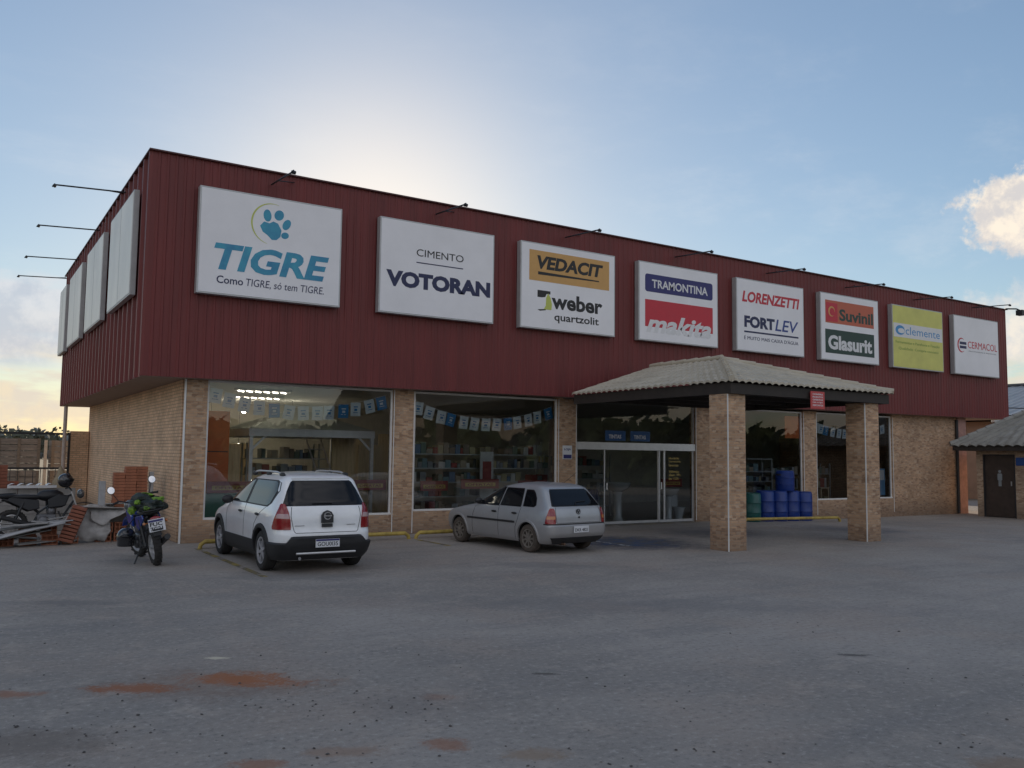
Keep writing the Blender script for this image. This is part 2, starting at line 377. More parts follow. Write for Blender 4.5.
    patch(850, 655, .22, .06, (.08, .07, .065), .8); patch(545, 674, .15, .05, (.07, .06, .05), .8)
    # bare red earth away from the paved lot
    ex = mth('MAXIMUM', mth('SUBTRACT', mth('ABSOLUTE', mth('SUBTRACT', sp.outputs[0], 10)), 30), mth('SUBTRACT', mth('ABSOLUTE', mth('ADD', sp.outputs[1], 10)), 26))
    c = mix(rng(mth('ADD', ex, mth('MULTIPLY', big, 10)), 4, 9), c, mix(rng(mid, .4, .6), (.20, .12, .075), (.10, .11, .05)))
    L.new(c, b.inputs['Base Color'])
    h = mth('ADD', mth('MULTIPLY', fine, .5), mth('ADD', mth('MULTIPLY', grit, .35), mth('MULTIPLY', mid, 1.2)))
    bp = N.new('ShaderNodeBump'); bp.inputs['Strength'].default_value = .8; bp.inputs['Distance'].default_value = .005
    L.new(h, bp.inputs['Height']); L.new(bp.outputs[0], b.inputs['Normal'])
    return mt
xs = [-3500, -400, -60, -20, 0, 15.5, 18, 20.5, 23, 32, 60, 400, 3500]; ys = [-3500, -400, -60, -20, -8, 0, 20, 60, 400, 3500]
g = MB(); g.add([(x, y, gz(x)) for y in ys for x in xs], [(j*13+i, j*13+i+1, (j+1)*13+i+1, (j+1)*13+i) for j in range(len(ys)-1) for i in range(12)], 0, True)
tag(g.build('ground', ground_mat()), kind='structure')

def worn_paint(name, col, under=(.13, .13, .135), lo=.42, hi=.56, sc=3.2, spot=None):
    mt = bpy.data.materials.new(name); nt, N, L = nodes_of(mt); b = N['Principled BSDF']; b.inputs['Roughness'].default_value = .75
    tc = N.new('ShaderNodeTexCoord'); nz = N.new('ShaderNodeTexNoise'); nz.inputs['Scale'].default_value = sc; nz.inputs['Detail'].default_value = 9; nz.inputs['Roughness'].default_value = .7
    L.new(tc.outputs['Object'], nz.inputs['Vector']); r = N.new('ShaderNodeMapRange'); r.inputs[1].default_value = lo; r.inputs[2].default_value = hi; L.new(nz.outputs['Fac'], r.inputs[0])
    n2 = N.new('ShaderNodeTexNoise'); n2.inputs['Scale'].default_value = 40; L.new(tc.outputs['Object'], n2.inputs['Vector'])
    x2 = N.new('ShaderNodeMix'); x2.data_type = 'RGBA'; L.new(n2.outputs['Fac'], x2.inputs[0]); x2.inputs[6].default_value = (*[c*.7 for c in col], 1); x2.inputs[7].default_value = (*[c*1.25 for c in col], 1)
    x = N.new('ShaderNodeMix'); x.data_type = 'RGBA'; L.new(r.outputs[0], x.inputs[0]); L.new(x2.outputs[2], x.inputs[6]); x.inputs[7].default_value = (*under, 1)
    L.new(x.outputs[2], b.inputs['Base Color'])
    if spot:   # worn away towards the edges of the painted bay
        cx, cy, rx, ry, k = spot; mp = N.new('ShaderNodeMapping'); mp.vector_type = 'TEXTURE'; mp.inputs['Location'].default_value = (cx, cy, 0); mp.inputs['Scale'].default_value = (rx, ry, 1000); L.new(tc.outputs['Object'], mp.inputs[0])
        ln = N.new('ShaderNodeVectorMath'); ln.operation = 'LENGTH'; L.new(mp.outputs[0], ln.inputs[0])
        a1 = N.new('ShaderNodeMath'); a1.operation = 'MULTIPLY_ADD'; L.new(nz.outputs['Fac'], a1.inputs[0]); a1.inputs[1].default_value = .8; L.new(ln.outputs['Value'], a1.inputs[2])
        r = N.new('ShaderNodeMapRange'); r.interpolation_type = 'SMOOTHSTEP'; L.new(a1.outputs[0], r.inputs[0]); r.inputs[1].default_value = .45; r.inputs[2].default_value = 1.25; r.inputs[3].default_value = 1-k; r.inputs[4].default_value = 1
    # bare asphalt shows through where the paint has gone
    tr = N.new('ShaderNodeBsdfTransparent'); ms = N.new('ShaderNodeMixShader'); L.new(r.outputs[0], ms.inputs[0]); L.new(b.outputs[0], ms.inputs[1]); L.new(tr.outputs[0], ms.inputs[2])
    L.new(ms.outputs[0], N['Material Output'].inputs[0])
    return mt
m_yel_paint = worn_paint('worn_yellow_paint', (.36, .27, .07), lo=.42, hi=.62, sc=2.2)
m_white_paint = worn_paint('worn_white_paint', (.5, .5, .5), lo=.45, hi=.6, sc=4)
for spot in ((9.5, -3.5, 2.3, 2.4, .85), (12.9, -2.6, 2.6, 2.2, .35), (17.6, -3.0, 2.6, 2.4, .30)):
    cx, cy, rx, ry, k = spot; x0, x1 = cx-rx*1.3, cx+rx*1.3; n = 8; b = MB()
    vs_ = [(x0+(x1-x0)*i/n, y, gz(x0+(x1-x0)*i/n)+.004+.003*(cx > 16)+.0015*(12 < cx < 14)) for y in (max(cy-ry*1.3, -6.3), min(cy+ry*1.3, -.3)) for i in range(n+1)]
    b.add(vs_, [(i, i+1, n+2+i, n+1+i) for i in range(n)])
    tag(b.build('blue_paving', worn_paint('worn_blue_paint', (.040, .085, .19), spot=spot)), kind='structure')
b = MB()
for x0 in (8.9,):
    b.add([(x0, -4.2, .008), (x0+.1, -4.2, .008), (x0+.1, -2.3, .008), (x0, -2.3, .008)], [(0, 1, 2, 3)])
tag(b.build('road_marking', m_white_paint), kind='structure')
for (p, q) in (((1.0, -.7), (.98, -5.1)), ((5.6, -.95), (5.62, -2.4)), ((1.02, -.74), (1.9, -.72)), ((10.96, .22), (15.3, .22))):
    b = MB(); p = Vector((*p, .005)); q = Vector((*q, .005)); n = (q-p).normalized().cross(Vector((0, 0, 1)))*.055
    b.quad(p-n, q-n, q+n, p+n); tag(b.build('parking_line', m_yel_paint), kind='structure')

# ------------------------------------------------------------------ the store
m_brick = brick_mat('brown_brick_tile', (.45, .28, .17), (.57, .365, .225), (.42, .315, .23), bw=.17, rh=.055)
m_brick_side = brick_mat('tan_brick_tile', (.68, .45, .285), (.80, .56, .37), (.46, .325, .225), bw=.20, rh=.07, ms=.010, flecks=False)
m_clad = M('red_cladding', (.150, .026, .025), .48, var=.22, scale=.9, stretch=(3, 3, .25), spec=.4)
m_flash = M('dark_flashing', (.075, .022, .022), .5)
m_soffit = M('soffit_board', (.30, .22, .18), .8, var=.15)
m_white = M('white_trim', (.72, .71, .69), .5, var=.08)
m_alu = M('brushed_aluminium', (.62, .62, .63), .35, metal=.7, var=.08)
m_dark = M('dark_paint', (.025, .025, .028), .5)
m_black = M('black_steel', (.018, .018, .02), .45)
m_glass = glass_mat('shop_glass', (.92, .95, .95), .95, 1.78)
m_glass_dk = glass_mat('entrance_glass', (.80, .83, .85), .9, 1.62)
m_inner = M('inner_wall', (.46, .44, .39), .85, var=.12)
m_ceil = M('inner_ceiling', (.50, .50, .48), .9, var=.06)
m_tiles_in = M('inner_floor', (.33, .32, .30), .35, var=.1)
m_pink = M('pink_render', (.46, .27, .23), .8, var=.2)
SY, SX, WT = .373, .893, 3.42
store = thing('store_building', 'long brick building-supply store clad in ribbed dark red metal above large shop windows', 'store', (0, 0, 0))
def wall(x0, x1, z0, z1, name='wall', mt=None, y0=SY, y1=SY+.25):
    return MB().box(x0, x1, y0, y1, z0, z1).build(name, mt or m_brick, store)
# piers and sill walls of the front, butted end to end
for x0, x1, z0, z1 in ((SX+.04, 1.35, -.3, WT), (1.35, 5.59, -.3, .46), (5.59, 6.14, -.3, WT), (6.14, 10.34, -.3, .52), (10.34, 10.95, -.3, WT),
                       (15.32, 15.95, -.4, WT), (20.13, 20.80, -.4, WT), (20.80, 24.9, -.4, .52), (24.9, 28.95, -.4, WT+.1)):
    w = wall(x0, x1, z0, z1, 'brick_pier' if z1 > 1 and x1-x0 < 1 else 'wall')
wall(28.97, 29.5, -.4, WT+.12, 'end_pillar', m_pink, SY-.05, SY+.4)
MB().tube([(28.86, SY-.06, -.1), (28.86, SY-.06, 3.4)], .055, 10).build('downpipe', m_dark, store)
MB().box(SX, SX+.25, SY+.25, 15.0, -.3, WT).build('side_wall', m_brick_side, store)
MB().box(SX-.006, SX+.03, SY-.006, SY+.03, 0, WT).build('corner_trim', m_white, store)
MB().box(1.14, 29.5, 14.9, 15.1, -.4, WT).build('back_wall', m_inner, store)
MB().box(29.25, 29.5, SY+.4, 14.9, -.4, WT).build('side_wall', m_brick_side, store)
for x in (1.34, 5.60, 6.12, 10.35, 10.93, 15.33, 15.93, 20.14, 20.78, 24.92):
    if x > 1.4: MB().box(x-.009, x+.009, SY-.012, SY+.02, .05 if x > 10.5 else .02, 3.36).build('pier_trim', m_white, store)
# cladding: one ribbed sheet round front, left and right ends
def zb(x): return 3.345 + .16*max(0, x)/32
TOPZ = 7.88
def ribs(n, p, w=.034, d=.014):
    prof = []
    for k in range(n):
        a = k*p; q = min(p*.38, .13); prof += [(a, 0), (a+p-q, 0), (a+p-q*.8, d), (a+p-q*.2, d)]
    prof.append((n*p, 0)); return prof
def sheet(name, P):
    b = MB(); n = len(P); vs = []; fs = []
    for x, y in P: vs += [(x, y, zb(x)), (x, y, TOPZ)]
    fs = [(2*i, 2*i+2, 2*i+3, 2*i+1) for i in range(n-1)]
    return b.add(vs, fs).build(name, m_clad, store, fix=False)
sheet('cladding', [(s*31.99/31.92, -d) for s, d in ribs(190, .168)])
sheet('cladding', [(-d, 15.3-s) for s, d in ribs(26, 15.3/26, d=.055)])
sheet('cladding', [(31.99+d, s) for s, d in ribs(51, .30, d=.035)])
b = MB(); vs = [(0, .003, zb(0)+.004), (31.99, .003, zb(32)+.004), (31.99, 15.3, zb(32)+.004), (0, 15.3, zb(0)+.004)]
b.add(vs, [(0, 1, 2, 3)]); b.build('soffit', m_soffit, store)
MB().box(-.07, 32.06, -.07, .10, TOPZ-.005, TOPZ+.025).build('parapet_cap', m_flash, store)
MB().box(-.07, .10, .10, 15.37, TOPZ-.005, TOPZ+.025).build('parapet_cap', m_flash, store)
MB().box(31.89, 32.06, .10, 15.37, TOPZ-.005, TOPZ+.025).build('parapet_cap', m_flash, store)
MB().box(.05, 31.95, .05, 15.2, 6.9, 7.1).build('roof', M('roof_sheet', (.35, .34, .33), .6), store)
MB().box(.02, 31.97, 15.15, 15.3, 3.5, TOPZ-.01).build('rear_cladding', m_clad, store)
MB().box(1.15, 29.2, SY+.3, 14.88, 3.34, 3.40).build('ceiling', m_ceil, store)
MB().box(1.15, 29.2, SY+.26, 14.88, -.02, .012).build('shop_floor', m_tiles_in, store)
MB().box(1.16, 29.2, 9.0, 9.1, .012, 3.34).build('partition', m_inner, store)
# windows: aluminium frame in the reveal with one big pane, jointed once
def window(x0, x1, z0, z1, joints, mt=m_glass, f=.045):
    y0, y1 = SY+.06, SY+.12; b = MB()
    b.box(x0, x1, y0-.03, y1, z0, z0+f); b.box(x0, x1, y0, y1, z1-f, z1); b.box(x0, x0+f, y0, y1, z0+f, z1-f); b.box(x1-f, x1, y0, y1, z0+f, z1-f)
    fr = b.build('window', m_white, store)
    p = MB(); e = [x0+f]+joints+[x1-f]
    for a, c in zip(e[:-1], e[1:]): p.quad((a+.004, y0+.03, z0+f), (c-.004, y0+.03, z0+f), (c-.004, y0+.03, z1-f), (a+.004, y0+.03, z1-f))
    p.build('pane', mt, fr, fix=False)
    return fr
window(1.352, 5.588, .462, 3.36, [3.5]); window(6.142, 10.338, .522, 3.36, [8.4]); window(20.802, 24.898, .522, 3.40, [22.9], m_glass_dk)
window(15.952, 20.128, -.08, 3.38, [18.05], m_glass_dk)
# entrance: transom rail, glass above, sliding leaves below
ent = MB(); y0, y1 = SY+.06, SY+.14
ent.box(10.952, 15.318, y0-.05, y1+.05, 2.05, 2.25); ent.box(10.952, 11.0, y0, y1, .0, 2.05); ent.box(15.27, 15.318, y0, y1, .0, 2.05)
ent.box(10.952, 11.0, y0, y1, 2.25, 3.38); ent.box(15.27, 15.318, y0, y1, 2.25, 3.38); ent.box(11.0, 15.27, y0, y1, 3.34, 3.38)
en = ent.build('entrance', m_alu, store)
MB().quad((11.0, y0+.03, 2.25), (15.27, y0+.03, 2.25), (15.27, y0+.03, 3.34), (11.0, y0+.03, 3.34)).build('transom_pane', m_glass_dk, en, fix=False)
for x0, x1, y in ((11.0, 11.97, y0+.02), (11.97, 13.95, y0+.05), (13.95, 14.15, y0+.02), (14.15, 15.27, y0+.02)):
    d = MB(); d.box(x0, x0+.03, y-.015, y+.015, .02, 2.05); d.box(x1-.03, x1, y-.015, y+.015, .02, 2.05)
    d.box(x0+.03, x1-.03, y-.015, y+.015, .02, .09)
    d.quad((x0+.03, y, .09), (x1-.03, y, .09), (x1-.03, y, 2.05), (x0+.03, y, 2.05), 1)
    d.build('door_leaf', [m_alu, m_glass_dk], en, fix=False)
for x in (12.03, 14.02): MB().box(x-.02, x+.02, y0-.02, y0+.0, .95, 1.15).build('door_handle', m_white, en, bevel=.008)
# ------------------------------------------------------------------ sign boards
m_sign = M('sign_face', (.80, .795, .83), .45, var=.05, scale=1.2)
m_sign_e = M('sign_edge', (.44, .45, .46), .45, metal=.3, var=.1)
m_sign_y = M('yellow_sign_face', (.62, .60, .16), .45, var=.10, scale=1.5)
m_sign_t = M('translucent_sign_face', (.80, .79, .74), .4, var=.16, scale=.8, stretch=(1, 1, .5))
def ink(name, c): return M('ink_'+name, c, .5, var=.05)
I_blue, I_navy, I_black, I_red = ink('blue', (.02, .13, .32)), ink('navy', (.02, .025, .085)), ink('black', (.015, .015, .017)), ink('red', (.52, .03, .05))
I_orange, I_green, I_white, I_tram = ink('orange', (.58, .33, .11)), ink('dark_green', (.02, .05, .04)), ink('white', (.70, .70, .72)), ink('deep_blue', (.03, .03, .15))
I_lime, I_sal, I_sky, I_grey, I_olive = ink('lime', (.50, .55, .12)), ink('salmon', (.50, .12, .065)), ink('sky', (.06, .27, .55)), ink('grey', (.25, .25, .28)), ink('olive', (.30, .38, .10))
I_teal = M('ink_paw', (.03, .20, .38), .5, col2=(.06, .36, .50), scale=3)
SW, SH = 3.06, 2.215
def sign(x0, label, face=m_sign, z0=5.07):
    s = thing('sign_board', label, 'sign', (x0+SW/2, 0, z0), group='sign boards along the front of the store')
    b = MB(); b.box(x0, x0+SW, -.20, -.03, z0, z0+SH); b.build('box', m_sign_e, s, bevel=.006)
    MB().box(x0+.035, x0+SW-.035, -.206, -.199, z0+.035, z0+SH-.035).build('panel', face, s)
    T = frame_T((x0, -.206, z0), (1, 0, 0), (0, 0, 1))
    def let(body, a, c, d, e, mt, bold=0., shear=0., name='lettering'):
        mb = MB(); text_mb(mb, body, a, c, d, e, T, 0, bold, shear, .004); return mb.build(name, mt, s, fix=False)
    def shp(polys, mt, name='logo', lay=1):
        mb = MB()
        for p in polys: mb.prism(p, .0, .003*lay, T=T, axis='z')
        return mb.build(name, mt, s)
    return s, let, shp, T
SX_ = [.90, 4.88, 8.72, 12.62, 16.46, 20.34, 24.19, 27.97]
s, let, shp, T = sign(SX_[0], 'white sign with a turquoise paw print above big slanted blue lettering')
let('TIGRE', .32, 2.78, .52, 1.08, I_teal, .035, .22)
let('Como', .39, .93, .24, .40, I_navy, .012); let('TIGRE, só tem TIGRE.', .99, 2.68, .22, .40, I_navy, .0, .12)
big = [(1.24, 1.56), (1.32, 1.66), (1.44, 1.64), (1.52, 1.69), (1.62, 1.66), (1.70, 1.52), (1.68, 1.38), (1.60, 1.30), (1.50, 1.29), (1.40, 1.38), (1.30, 1.44)]
big = [tuple((Vector(big[(i-1) % 11])*(.5-t)**2*.5+Vector(big[i])*(.75-(t-.0)**2*0)*0+Vector(big[i]))[:2]) for i in range(11) for t in (0.5,)]
shp([big, ellipse(1.39, 1.80, .085, .13, rot=.1), ellipse(1.64, 1.84, .10, .115, rot=-.5), ellipse(1.81, 1.66, .08, .125, rot=-.5), ellipse(1.78, 1.42, .085, .07, rot=.3)], I_teal)
def ring(cx, cy, r, w0, a0, a1, n=26):
    out = []
    P = [(a0+(a1-a0)*i/n, w0*math.sin(math.pi*i/n)+.004) for i in range(n+1)]
    return [[(cx+r*math.cos(P[i][0]), cy+r*math.sin(P[i][0])), (cx+(r+P[i][1])*math.cos(P[i][0]), cy+(r+P[i][1])*math.sin(P[i][0])), (cx+(r+P[i+1][1])*math.cos(P[i+1][0]), cy+(r+P[i+1][1])*math.sin(P[i+1][0])), (cx+r*math.cos(P[i+1][0]), cy+r*math.sin(P[i+1][0]))] for i in range(n)]
shp(ring(1.52, 1.62, .44, .03, R(75), R(255)), I_lime, 'logo_ring')
s, let, shp, T = sign(SX_[1], 'white sign with thin dark lettering over a rule and heavy navy lettering')
let('CIMENTO', .93, 2.19, 1.41, 1.58, I_black, 0); shp([rect(.93, 2.18, 1.245, 1.27)], I_navy, 'rule'); let('VOTORAN', .17, 2.95, .63, 1.01, I_navy, .055)
s, let, shp, T = sign(SX_[2], 'white sign with an orange band on top and black lowercase lettering below')
shp([rect(.26, 2.85, 1.235, 2.02)], I_orange, 'band'); let('VEDACIT', .50, 2.64, 1.55, 1.90, I_black, .045, .18); shp([[(.53, 1.40), (2.5, 1.43), (2.5, 1.46), (.53, 1.48)]], I_black, 'rule', 2)
let('weber', .96, 2.62, .56, .97, I_black, .032); let('quartzolit', 1.05, 2.50, .20, .46, I_black, .015)
shp([[(.52, .82), (.52, 1.0), (.92, 1.0), (.92, .92), (.80, .92), (.76, .84), (.66, .82)], [(.52, .50), (.60, .47), (.78, .50), (.78, .53), (.60, .51)]], I_black)
shp([[(.72, .52), (.95, .52), (.97, .66), (.93, .82), (.85, .94), (.79, .82), (.78, .62)]], I_lime, 'logo', 2)
s, let, shp, T = sign(SX_[3], 'white sign with white lettering on a dark blue bar above a red block')
def rrect(x0, x1, y0, y1, r, n=5):
    out = []
    for cx, cy, a in ((x1-r, y1-r, 0), (x0+r, y1-r, 90), (x0+r, y0+r, 180), (x1-r, y0+r, 270)):
        out += [(cx+r*math.cos(R(a+90*k/n)), cy+r*math.sin(R(a+90*k/n))) for k in range(n+1)]
    return out
shp([rrect(.23, 2.84, 1.38, 1.88, .08)], I_tram, 'band'); let('TRAMONTINA', .48, 2.64, 1.50, 1.74, I_white, .022)
shp([rect(.23, 2.84, .40, 1.16)], I_red, 'band'); let('makita', .27, 2.78, .24, .76, I_white, .035, .3)
s, let, shp, T = sign(SX_[4], 'white sign with red slanted capitals over navy capitals and a thin rule')
let('LORENZETTI', .24, 2.85, 1.50, 1.84, I_red, .035, .2); let('FORT', .33, 1.68, .73, 1.09, I_navy, .05); let('LEV', 1.70, 2.78, .73, 1.09, ink('blue_letters', (.03, .06, .25)), .01, .2)
shp([rect(.32, 2.78, .575, .625)], I_navy, 'rule'); let("É MUITO MAIS CAIXA D'ÁGUA", .32, 2.77, .36, .49, I_navy)
s, let, shp, T = sign(SX_[5], 'white sign split into a salmon red panel and a dark green panel')
shp([rect(.24, 2.79, 1.23, 1.98)], I_sal, 'band'); let('Suvinil', .95, 2.75, 1.34, 1.74, I_green, .035)
shp([rect(.28, .86, 1.28, 1.90)], I_red, 'logo', 2); shp([ring_ for ring_ in ring(.58, 1.60, .13, .06, 0, R(300))], I_orange, 'logo', 3)
shp([rect(.22, 2.79, .24, 1.02)], I_green, 'band'); let('Glasurit', .36, 2.67, .36, .84, I_white, .04)
s, let, shp, T = sign(SX_[6], 'yellow sign with blue lettering on a pale stripe', m_sign_y)
shp([rect(.06, 3.0, 1.08, 1.57)], I_white, 'band'); let('clemente', .76, 2.85, 1.20, 1.48, I_sky, .0)
shp([ellipse(.44, 1.33, .27, .17)], I_sky, 'logo', 2); shp([ellipse(.50, 1.31, .19, .09)], I_white, 'logo', 3)
let('Ferramentas e Parafusos e Fixação', .17, 2.82, .84, .96, I_olive, .01); let('Qualidade  Compre conosco', .33, 2.74, .62, .74, I_olive, .01)
s, let, shp, T = sign(SX_[7], 'white sign with red capitals beside a striped round emblem')
let('CERMACOL', .90, 2.93, 1.02, 1.28, I_red, .0); let('ARGAMASSAS E REJUNTES', .92, 2.86, .88, .93, I_grey)
shp(ring(.52, 1.10, .24, .07, R(60), R(300)), I_red); shp([rect(.36, .80, 1.13, 1.23), rect(.36, .80, .98, 1.08)], I_navy)
# boards on the left end, seen at a grazing angle
for i, (ya, yb, lab) in enumerate(((.90, 4.0, 'translucent pale sign box on the end wall, the one nearest the front corner'), (5.15, 8.2, 'translucent pale sign box on the end wall, second from the front corner'),
                                (9.35, 12.4, 'translucent pale sign box on the end wall, third back from the front corner'), (13.4, 15.25, 'translucent pale sign box on the end wall, farthest and smallest'))):
    s = thing('side_sign_board', lab, 'sign', (0, (ya+yb)/2, 5.07), group='sign boxes on the left end of the store')
    MB().box(-.17, -.058, ya, yb, 5.07, 7.285).build('box', m_sign_e, s, bevel=.006)
    MB().box(-.178, -.168, ya+.04, yb-.04, 5.11, 7.245).build('panel', m_sign_t, s)
    MB().box(-.181, -.177, (ya+yb)/2-.012, (ya+yb)/2+.012, 5.11, 7.245).build('joint', m_sign_e, s)
# sign lamps on arms
def lamp(base, tip, label, group, up):
    base, tip = Vector(base), Vector(tip); d = (tip-base).normalized()
    s = thing('sign_lamp', label, 'lamp', base, group=group)
    MB().tube([base, tip], .018, 6).build('arm', m_black, s)
    MB().tube([base+Vector(up), base+(tip-base)*.3], .012, 6).build('brace', m_black, s)
    b = MB(); q = d.to_track_quat('X', 'Z').to_matrix().to_4x4(); q.translation = tip
    b.box(-.02, .03, -.05, .05, -.06, .01, 0, q @ Matrix.Rotation(R(35), 4, 'Y')); b.build('lamp_head', m_black, s, bevel=.015)
    MB().tube([tip-d*.02+Vector((0, 0, .02)), tip+d*.03+Vector((0, 0, -.05))], .02, 6).build('bracket', m_black, s)
whichs = ['the paw print sign', 'the sign with heavy navy lettering', 'the orange banded sign', 'the sign with the red block', 'the sign with red slanted capitals', 'the salmon and green sign', 'the yellow sign', 'the sign with the round emblem']
for i, x0 in enumerate(SX_):
    lamp((x0+1.50, -.05, 7.60 if i < 7 else 7.7), (x0+1.50, -1.50, 7.50 if i < 7 else 7.62), 'black spotlight arm reaching out above '+whichs[i], 'spotlight arms above the front signs', (.5, .02, .14))
for i, (y, t) in enumerate(((2.83, 'nearest the front corner'), (6.93, 'second from the front corner'), (11.28, 'third from the front corner'), (14.77, 'farthest from the front corner'))):
    lamp((-.05, y, 7.72), (-1.5, y, 7.64), 'black spotlight arm on the end wall, '+t, 'spotlight arms above the end wall boards', (.02, .55, .12))
MB_ = MB().tube([(31.9, -.05, TOPZ+.03), (32.25, -.3, TOPZ+.03), (32.4, -.35, TOPZ-.02)], .03, 6); MB_.box(32.3, 32.6, -.5, -.25, TOPZ-.22, TOPZ-.02)
tag(MB_.build('floodlight', m_black), 'small black floodlight at the far top corner of the cladding', 'lamp')

# ------------------------------------------------------------------ entrance canopy
m_tile = M('cement_roof_tile', (.40, .355, .28), .85, var=.28, scale=1.6, bump=.3, col2=(.53, .48, .39))
m_tile_dk = M('weathered_roof_tile', (.23, .225, .21), .85, var=.3, scale=2, bump=.3, col2=(.36, .355, .33))
m_beam = M('dark_timber', (.035, .028, .024), .7, var=.3)
def tile_face(mb, E0, E1, T0, T1, wv=.20, A=.042, nv=7, dens=7):
    E0, E1, T0, T1 = map(Vector, (E0, E1, T0, T1)); e = (E1-E0).normalized(); n = e.cross(((T0+T1)/2-(E0+E1)/2)).normalized()
    if n.z < 0: n = -n
    L = (E1-E0).length; nu = int(L/wv*dens); up = ((T0+T1)/2-(E0+E1)/2); up = (up-e*up.dot(e)).normalized()
    rows = []
    vs = []; S = nv*2
    ts = [(-1, 0)]
    for k in range(nv): ts += [(k/nv, 0.0), ((k+.985)/nv, 1.0)]
    for t, fr in ts:
        tt = max(t, 0); a = E0.lerp(T0, tt); b = E1.lerp(T1, tt)
        for i in range(nu+1):
            p = a.lerp(b, i/nu); s = (p-E0).dot(e)
            h = A*abs(math.sin(math.pi*s/wv))**.8 + (.012*(1-fr))
            q = p+n*h
            if t < 0: q = q-Vector((0, 0, .045))
            vs.append(q)
    m_ = nu+1
    fs = [(j*m_+i, j*m_+i+1, (j+1)*m_+i+1, (j+1)*m_+i) for j in range(len(ts)-1) for i in range(nu)]
    mb.add(vs, fs, 0, True)
can = thing('entrance_canopy', 'hipped tile porch on two brick pillars in front of the sliding doors', 'porch', (12.6, -3, 0))
cx0, cx1, cy0, zc, RX, RY, RZ = 10.02, 15.40, -6.0, 3.42, 12.70, -3.2, 4.26
YB = -.65
tr = MB()
tile_face(tr, (cx0, cy0, zc), (cx1, cy0, zc), (RX-.02, RY, RZ), (RX+.02, RY, RZ))
tile_face(tr, (cx0, YB, zc), (cx0, cy0, zc), (RX, YB, RZ), (RX, RY, RZ))
tile_face(tr, (cx1, cy0, zc), (cx1, YB, zc), (RX, RY, RZ), (RX, YB, RZ))
tr.build('roof_tiles', m_tile, can, fix=False, angle=60)
def ridge(a, b, n=9, r=.062):
    mb = MB(); a, b = Vector(a), Vector(b)
    for k in range(n):
        p, q = a.lerp(b, k/n), a.lerp(b, (k+1.12)/n); mb.tube([p+Vector((0, 0, .015)), q], [r*1.12, r*.92], 10)
    return mb
for a, b, n in (((cx0, cy0, zc+.03), (RX, RY, RZ+.03), 10), ((cx1, cy0, zc+.03), (RX, RY, RZ+.03), 10), ((RX, RY, RZ+.05), (RX, YB, RZ+.05), 6)):
    ridge(a, b, n).build('ridge_cap', m_tile, can)
b = MB(); b.box(cx0+.06, cx1-.06, cy0+.08, cy0+.14, 3.17, 3.385); b.box(cx0+.06, cx0+.12, cy0+.14, YB, 3.17, 3.40); b.box(cx1-.12, cx1-.06, cy0+.14, YB, 3.17, 3.40)
b.build('fascia', m_beam, can)
b = MB(); b.box(cx0+.13, cx1-.13, cy0+.15, -.1, 3.34, 3.36)
for k in range(5): b.box(cx0+.14, cx1-.14, cy0+.9+k*1.05, cy0+1.0+k*1.05, 3.24, 3.338)
b.build('soffit', m_beam, can)
m_pil = brick_mat('pillar_brick_tile', (.45, .28, .17), (.57, .365, .225), (.42, .315, .23), bw=.17, rh=.055)
for x in (10.085, 14.548):
    p = MB().box(x, x+.51, -5.826, -5.316, -.05, 3.168).build('pillar', m_pil, can)
    MB().box(x-.006, x+.014, -5.832, -5.812, 0, 3.16).build('corner_trim', m_white, p)
hs = thing('hanging_sign', 'small red notice with pale lettering hung under the porch eave', 'sign', (12.7, -6, 3))
MB().box(12.46, 12.92, -5.985, -5.965, 2.95, 3.33).build('panel', ink('notice_red', (.50, .07, .07)), hs, bevel=.003)
T = frame_T((12.46, -5.985, 2.95), (1, 0, 0), (0, 0, 1)); 
for k in range(5): mb = MB(); text_mb(mb, ('CONFIRA', 'PRODUTOS', 'OFERTAS', 'NA LOJA', 'DESCONTOS')[k], .06, .40, .30-k*.06, .335-k*.06, T, 0, .02, 0, .003); mb.build('lettering', I_white, hs, fix=False)
MB().tube([(12.52, -5.97, 3.33), (12.52, -5.93, 3.4)], .006, 5).build('hook', m_black, hs)
# wheel stops: bent yellow tube
m_ytube = M('yellow_tube', (.46, .33, .075), .55, var=.35, scale=6)
def stop(x0, x1, y, label):
    z = .13
    def zz(x): return gz(x)
    pts = [(x0-.10, y, zz(x0)-.02), (x0-.08, y, zz(x0)+.07), (x0, y, zz(x0)+z)] + [(x0+(x1-x0)*k/6, y, zz(x0+(x1-x0)*k/6)+z) for k in range(1, 6)] + [(x1, y, zz(x1)+z), (x1+.08, y, zz(x1)+.07), (x1+.10, y, zz(x1)-.02)]
    tag(MB().tube(pts, .042, 8).build('wheel_stop', m_ytube), label, 'wheel stop', 'yellow tube wheel stops along the store front')
stop(1.15, 5.42, -.72, 'bent yellow tube wheel stop in front of the white car')
stop(5.78, 10.0, -.72, 'bent yellow tube wheel stop in front of the silver car')
stop(16.2, 20.3, -.75, 'bent yellow tube wheel stop in front of the blue barrels')
nt = thing('wall_notice', 'small white notice with a blue band on the pier beside the sliding doors', 'sign', (10.65, SY, 1.8))
MB().box(10.48, 10.78, SY-.025, SY-.003, 1.78, 2.14).build('panel', I_white, nt, bevel=.003); MB().box(10.50, 10.76, SY-.029, SY-.024, 1.80, 1.90).build('band', I_tram, nt)
mb = MB(); text_mb(mb, 'LOJA', .04, .26, .22, .29, frame_T((10.48, SY-.026, 1.78), (1, 0, 0), (0, 0, 1)), 0, .02, 0, .002); mb.build('lettering', I_tram, nt, fix=False)

